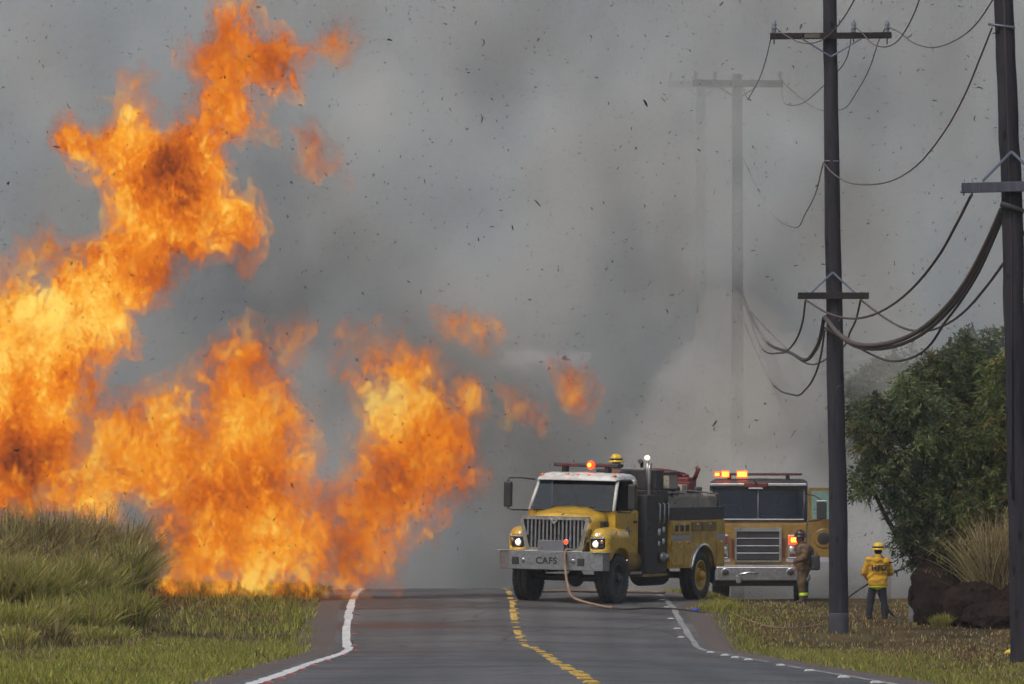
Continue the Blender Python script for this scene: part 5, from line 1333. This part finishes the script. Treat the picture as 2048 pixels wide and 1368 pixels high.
bA = bl([(170, 590, -.5, 1.8, .24), (60, 690, -.4, 2.0, .12), (355, 335, -.9, 1.5, -.55), (80, 925, -.9, 1.7, -.5), (270, 300, -.4, 1.6, .05), (480, 470, -.3, 1.4, -.08), (40, 810, -.5, 1.3, .10)], BA)
bB = bl([(480, 1150, -.5, 2.2, .14), (330, 820, -.3, 1.2, .16), (420, 985, -.4, .9, -.22), (560, 900, -.3, 1.5, .02)], BB)
bC = bl([(800, 790, -.5, 1.6, .30), (925, 850, -.3, 1.2, -.24), (690, 1130, -.4, .9, -.28), (760, 1110, -.4, 1.0, .10)], BC)
mA = (flame_mat('hot_flame', .42, 8.0, 1.10, bA, gap=.46), flame_mat('hot_flame_veil', .38, 1.3, 1.0, bA, gap=.45, step=.2))
mB = (flame_mat('orange_flame', .385, 4.6, 1.06, bB, gap=.475, step=.11), flame_mat('orange_flame_veil', .34, .95, .95, bB, gap=.45, step=.2))
mC = (flame_mat('dusky_flame', .365, 3.8, 1.04, bC, gap=.475, step=.11), flame_mat('dusky_flame_veil', .31, .8, .92, bC, gap=.45, step=.2))
mW = (flame_mat('wisp_flame', .36, 2.0, .95, step=.3, vary=.2, gap=.44), flame_mat('wisp_flame_veil', .30, .9, .9, step=.35, vary=.2, gap=.44))
flame('flame', 'tallest flame, a yellow orange column twisting up the left side', 156, FA, mA, BA, seed=1.7)
flame('flame', 'wide orange flame spreading low over the left verge grass', 151, FB, mB, BB, seed=5.2)
flame('flame', 'rounded orange flame leaning over the white edge line of the road', 151, FC, mC, BC, seed=9.4)
WG = 'detached wisps of flame'
def wisp(label, poly, seed, d=156, mt=None, amp=.48, h=.04):
    c = np.array(poly).mean(0); flame('flame_wisp', label, d, poly, mt or mW, (c[0], c[1]), h, amp, .9, .2, seed, .5, group=WG)
wisp('ragged orange wisp beside the tall flame at the left edge', [(5, 535), (55, 490), (95, 438), (125, 480), (165, 490), (130, 522), (60, 528)], 2.1)
wisp('orange wisp floating above the road flame towards the trucks', [(885, 628), (940, 622), (988, 655), (972, 705), (948, 672), (900, 660)], 3.3)
wisp('small upright wisp high in the smoke right of the tall flame', [(608, 268), (628, 258), (645, 300), (622, 315), (606, 300)], 4.4)
wisp('faint flat wisp below the small upright one', [(625, 325), (660, 328), (685, 355), (650, 352)], 5.9)
wisp('tiny round wisp left of the tall flame top', [(252, 148), (275, 136), (295, 152), (268, 168)], 6.6)
wisp('thin wisp trailing right from the tall flame top', [(650, 92), (685, 60), (700, 95), (690, 122), (672, 110)], 7.2)
wisp('faint pink wisp above the wide low flame', [(560, 680), (585, 640), (612, 655), (600, 700), (575, 725)], 8.1)
wisp('small wisp left of the road flame tip', [(678, 662), (705, 655), (745, 640), (735, 668), (700, 672)], 8.8)
wisp('dull red wisp low in the smoke right of the road flame', [(1005, 775), (1030, 765), (1050, 800), (1080, 810), (1072, 838), (1015, 835)], 9.9)
wisp('dull red wisp in the smoke above the CAFS truck roof', [(1120, 735), (1150, 740), (1172, 790), (1165, 825), (1142, 800)], 10.7)
# ---------------------------------------------------------------- smoke and haze
def smoke_mat(name, dens, cols, scale, lo, hi, contrast=(.35, .65), step=.4, aniso=.1, stretch=(1, 1, .75), detail=3, plain=False):
    m = bpy.data.materials.new(name); m.use_nodes = True
    N, L = m.node_tree.nodes, m.node_tree.links; N.clear()
    out = N.new('ShaderNodeOutputMaterial')
    pv = N.new('ShaderNodeVolumePrincipled'); pv.inputs['Anisotropy'].default_value = aniso
    L.new(pv.outputs[0], out.inputs['Volume'])
    if plain:
        pv.inputs['Color'].default_value = (*cols, 1); pv.inputs['Density'].default_value = dens
        return m
    v = objco(N, L, stretch)
    n = noise(N, L, v, scale, detail, .55)
    sp = N.new('ShaderNodeSeparateColor'); L.new(n.outputs['Color'], sp.inputs[0])
    mr = N.new('ShaderNodeMapRange'); mr.interpolation_type = 'SMOOTHSTEP'
    mr.inputs['From Min'].default_value, mr.inputs['From Max'].default_value = contrast; mr.inputs['To Min'].default_value = dens * lo; mr.inputs['To Max'].default_value = dens * hi
    L.new(sp.outputs[0], mr.inputs['Value'])
    cr = ramp(N, cols); L.new(sp.outputs[1], cr.inputs[0])
    L.new(cr.outputs[0], pv.inputs['Color']); L.new(mr.outputs[0], pv.inputs['Density'])
    m.cycles.volume_step_rate = step
    return m
mS = smoke_mat('drifting_smoke', .095, [(.30, (.62, .72, .78)), (.41, (.86, .925, .95)), (.50, (.975, .975, .96)), (.58, (.92, .905, .86)), (.70, (.74, .69, .61))], .24, .08, 2.1, step=.62, detail=4, contrast=(.38, .63))
sb = bmesh.new()
add_box(sb, -30, 30, 190, 224, -7, 29.5)
bmesh.ops.subdivide_edges(sb, edges=sb.edges[:], cuts=24, use_grid_fill=True)
for v_ in sb.verts:                                   # uneven billowing front
    c = v_.co
    if c.y < 191: c.y += 3.0 + 4.0 * float(fbm(np.array(c.x * .12), np.array(c.z * .12), np.array(1.1), 3))
sm_o = tag(obj('smoke', sb, mS, None, (0, 0, 0)), 'grey drifting smoke filling the background', 'smoke', kind='stuff')
sb = bmesh.new(); add_box(sb, -60, 60, 224.5, 300, -9, 29.5)
tag(obj('far_smoke', sb, smoke_mat('far_smoke', .10, (.93, .935, .94), 1, 1, 1, plain=True)), 'thick grey smoke closing off the distance', 'smoke', kind='stuff')
# thin even air haze over the whole place
hz = bmesh.new(); add_box(hz, -1000, 1000, -40, 3100, -14, 30.5)
tag(obj('haze', hz, smoke_mat('air_haze', .00022, (.93, .95, .97), 1, 1, 1, plain=True, aniso=.3)), 'thin even smoke haze in the air', 'haze', kind='stuff')

# paler steam rolling low behind the engine
mP = smoke_mat('pale_smoke', .35, (.97, .965, .96), 1, 1, 1, plain=True)
def puff(label, d, poly, seed, mt, thick=2.0, h=.14, amp=.5, name='smoke_plume'):
    s = FPX / d; P = np.array(poly, float); c = W(P[:, 0].mean(), P[:, 1].mean(), d)
    X, Y, Z, o = grid(((P[:, 0].min() - 1024) / s - .6, d - thick * 1.4, CAMZ - (P[:, 1].max() - HOR) / s - .3), ((P[:, 0].max() - 1024) / s + .6, d + thick * 1.4, CAMZ - (P[:, 1].min() - HOR) / s + .6), h)
    sd = np.minimum(poly_sd(X[:, 0, :] * s + 1024, (CAMZ - Z[:, 0, :]) * s + HOR, poly) / s, thick)
    F = sd[:, None, :] - np.abs(Y - d) + amp * fbm(X * (.8 if thick > .5 else 2.2) + seed, Y * (.8 if thick > .5 else 2.2), Z * (.8 if thick > .5 else 3.0), 5, .6)
    v, f = march(F.astype(np.float32), o, h); v = v - np.array(c, dtype=np.float32)
    return tag(obj(name, mesh_np(name, v, f), mt, None, c), label, 'smoke')
puff('pale smoke rolling low behind the engine and the firefighters', 192.5, [(1400, 1200), (1405, 900), (1430, 845), (1470, 850), (1520, 890), (1600, 880), (1660, 930), (1700, 960), (1740, 985), (1790, 1000), (1850, 1010), (1880, 1200)], 3.1, mP)
mT = smoke_mat('tan_smoke', .25, (.94, .90, .84), 1, 1, 1, plain=True)
puff('brownish smoke drifting up behind the engine and hiding the far pole foot', 193.5, [(1180, 1190), (1190, 980), (1230, 860), (1300, 730), (1380, 620), (1460, 555), (1540, 575), (1620, 650), (1680, 780), (1690, 900), (1640, 1190)], 8.3, mT, 2.4, .2, 1.1)
mE = smoke_mat('thin_pale_smoke', .55, (.96, .95, .93), 1, 1, 1, plain=True)
puff('thin pale wisp of smoke hanging above the CAFS truck', 156.5, [(1005, 690), (1060, 685), (1120, 692), (1180, 705), (1172, 738), (1110, 735), (1060, 745), (1010, 730)], 5.5, mE, .25, .04, .5, 'smoke_wisp')
# ---------------------------------------------------------------- small things
M['blue'] = mat('blue_plastic', (.02, .06, .45), .4); M['ylw_plastic'] = mat('yellow_plastic', (.70, .50, .02), .45, var=.1)
M['orange_mark'] = mat('orange_survey_paint', (.55, .14, .05), .8, var=.3, dirt=(.09, .07, .06), dirt_amt=.5)
p_ = G(1390, 147.0, .0)
bm = bmesh.new(); add_lathe(bm, [(.03, 0), (.085, .008), (.10, .03), (.095, .045), (.06, .055), (.001, .058)], 16)
tag(obj('plastic_lid', bm, M['blue'], None, p_), 'small blue plastic lid on the right road shoulder', 'lid')
x = (2027 - 1024) / FPX * 120; q_ = Vector((x, 120, gz(x, 120)))
yb = thing('safety_helmet', 'bright yellow plastic object lying in the grass by the right pole', 'helmet', q_)
iso('shell', M['ylw_plastic'], yb, lambda X, Y, Z: np.minimum(smax(sd_ell(X, Y, Z, (0, 0, .05), (.13, .11, .085)), sd_ell(X, Y, Z, (-.10, 0, .04), (.06, .09, .05)), .04), Z), (-.2, -.15, -.02), (.2, .15, .18), .016)
box('reflective_patch', M['white'], yb, -.06, .0, -.115, -.09, .085, .115, .006)
x = (310 - 1024) / FPX * 122; bm = bmesh.new()
add_lathe(bm, [(.03, 0), (.032, .02), (.034, .10), (.02, .13), (.014, .15), (.001, .152)], 12, Matrix.Rotation(R(82), 4, 'Y'))
tag(obj('litter_bottle', bm, M['clear_lens'], None, (x, 122, gz(x, 122) + .06)), 'pale crumpled bottle lying in the left verge grass', 'litter')
def paint_mark(label, u0, u1, y, w, seed):
    n = 24; uu = np.linspace(u0, u1, n); a = w * (.5 + .5 * rng.random(n)); k = np.stack([uu, uu], 1)
    Y = np.stack([y - a, y + a], 1) + .04 * rng.normal(size=(n, 1)); X = k + xcen(Y)
    inn = np.abs(X - xcen(Y)) < 3.6
    Z = road_z(X, Y) + np.where(inn, .006, .004); i = np.arange(n - 1) * 2
    tag(obj('paint_mark', mesh_np('paint_mark', np.stack([X, Y, Z], -1).reshape(-1, 3), np.stack([i, i + 2, i + 3, i + 1], 1), False), M['orange_mark']), label, 'paint mark')
paint_mark('orange sprayed line on the left shoulder, farther of the two outside the white line', -4.05, -3.66, 98, .22, 1)
paint_mark('orange sprayed line on the left shoulder, nearer of the two outside the white line', -4.1, -3.66, 82, .22, 2)
paint_mark('orange sprayed line on the lane just right of the white edge line', -3.0, -2.55, 84, .2, 3)
# flakes of ash blown through the air
nf_ = 7000
d_ = 95 + 95 * rng.random(nf_); px_ = rng.random(nf_) * 2140 - 40; py_ = rng.random(nf_) ** 1.15 * 1130 - 20
Vv, Ff, c0 = [], [], 0
for i in range(nf_):
    c = np.array(W(px_[i], py_[i], d_[i])); sz = .011 + .026 * rng.random() ** 2 + (.07 * rng.random() ** 2 if rng.random() < .06 else 0)
    a = rng.normal(size=3); a /= np.linalg.norm(a); b = np.cross(a, rng.normal(size=3)); b /= np.linalg.norm(b); e = np.cross(a, b)
    k = 4; cv = rng.normal() * .9
    for s_i in range(k + 1):
        t = s_i / k - .5; w = .16 * sz * (1 - abs(t) * 1.2) + .003
        m_ = c + a * sz * 1.6 * t + e * sz * cv * (t * t) * 1.8
        Vv += [m_ - b * w, m_ + b * w]
    for s_i in range(k): Ff.append((c0 + 2 * s_i, c0 + 2 * s_i + 1, c0 + 2 * s_i + 3, c0 + 2 * s_i + 2))
    c0 += 2 * (k + 1)
M['ash'] = mat('burnt_ash', (.02, .019, .018), .9, var=.4)
tag(obj('ash_flakes', mesh_np('ash', np.array(Vv), np.array(Ff)), M['ash']), 'dark flakes of ash blown through the air', 'ash', kind='stuff')
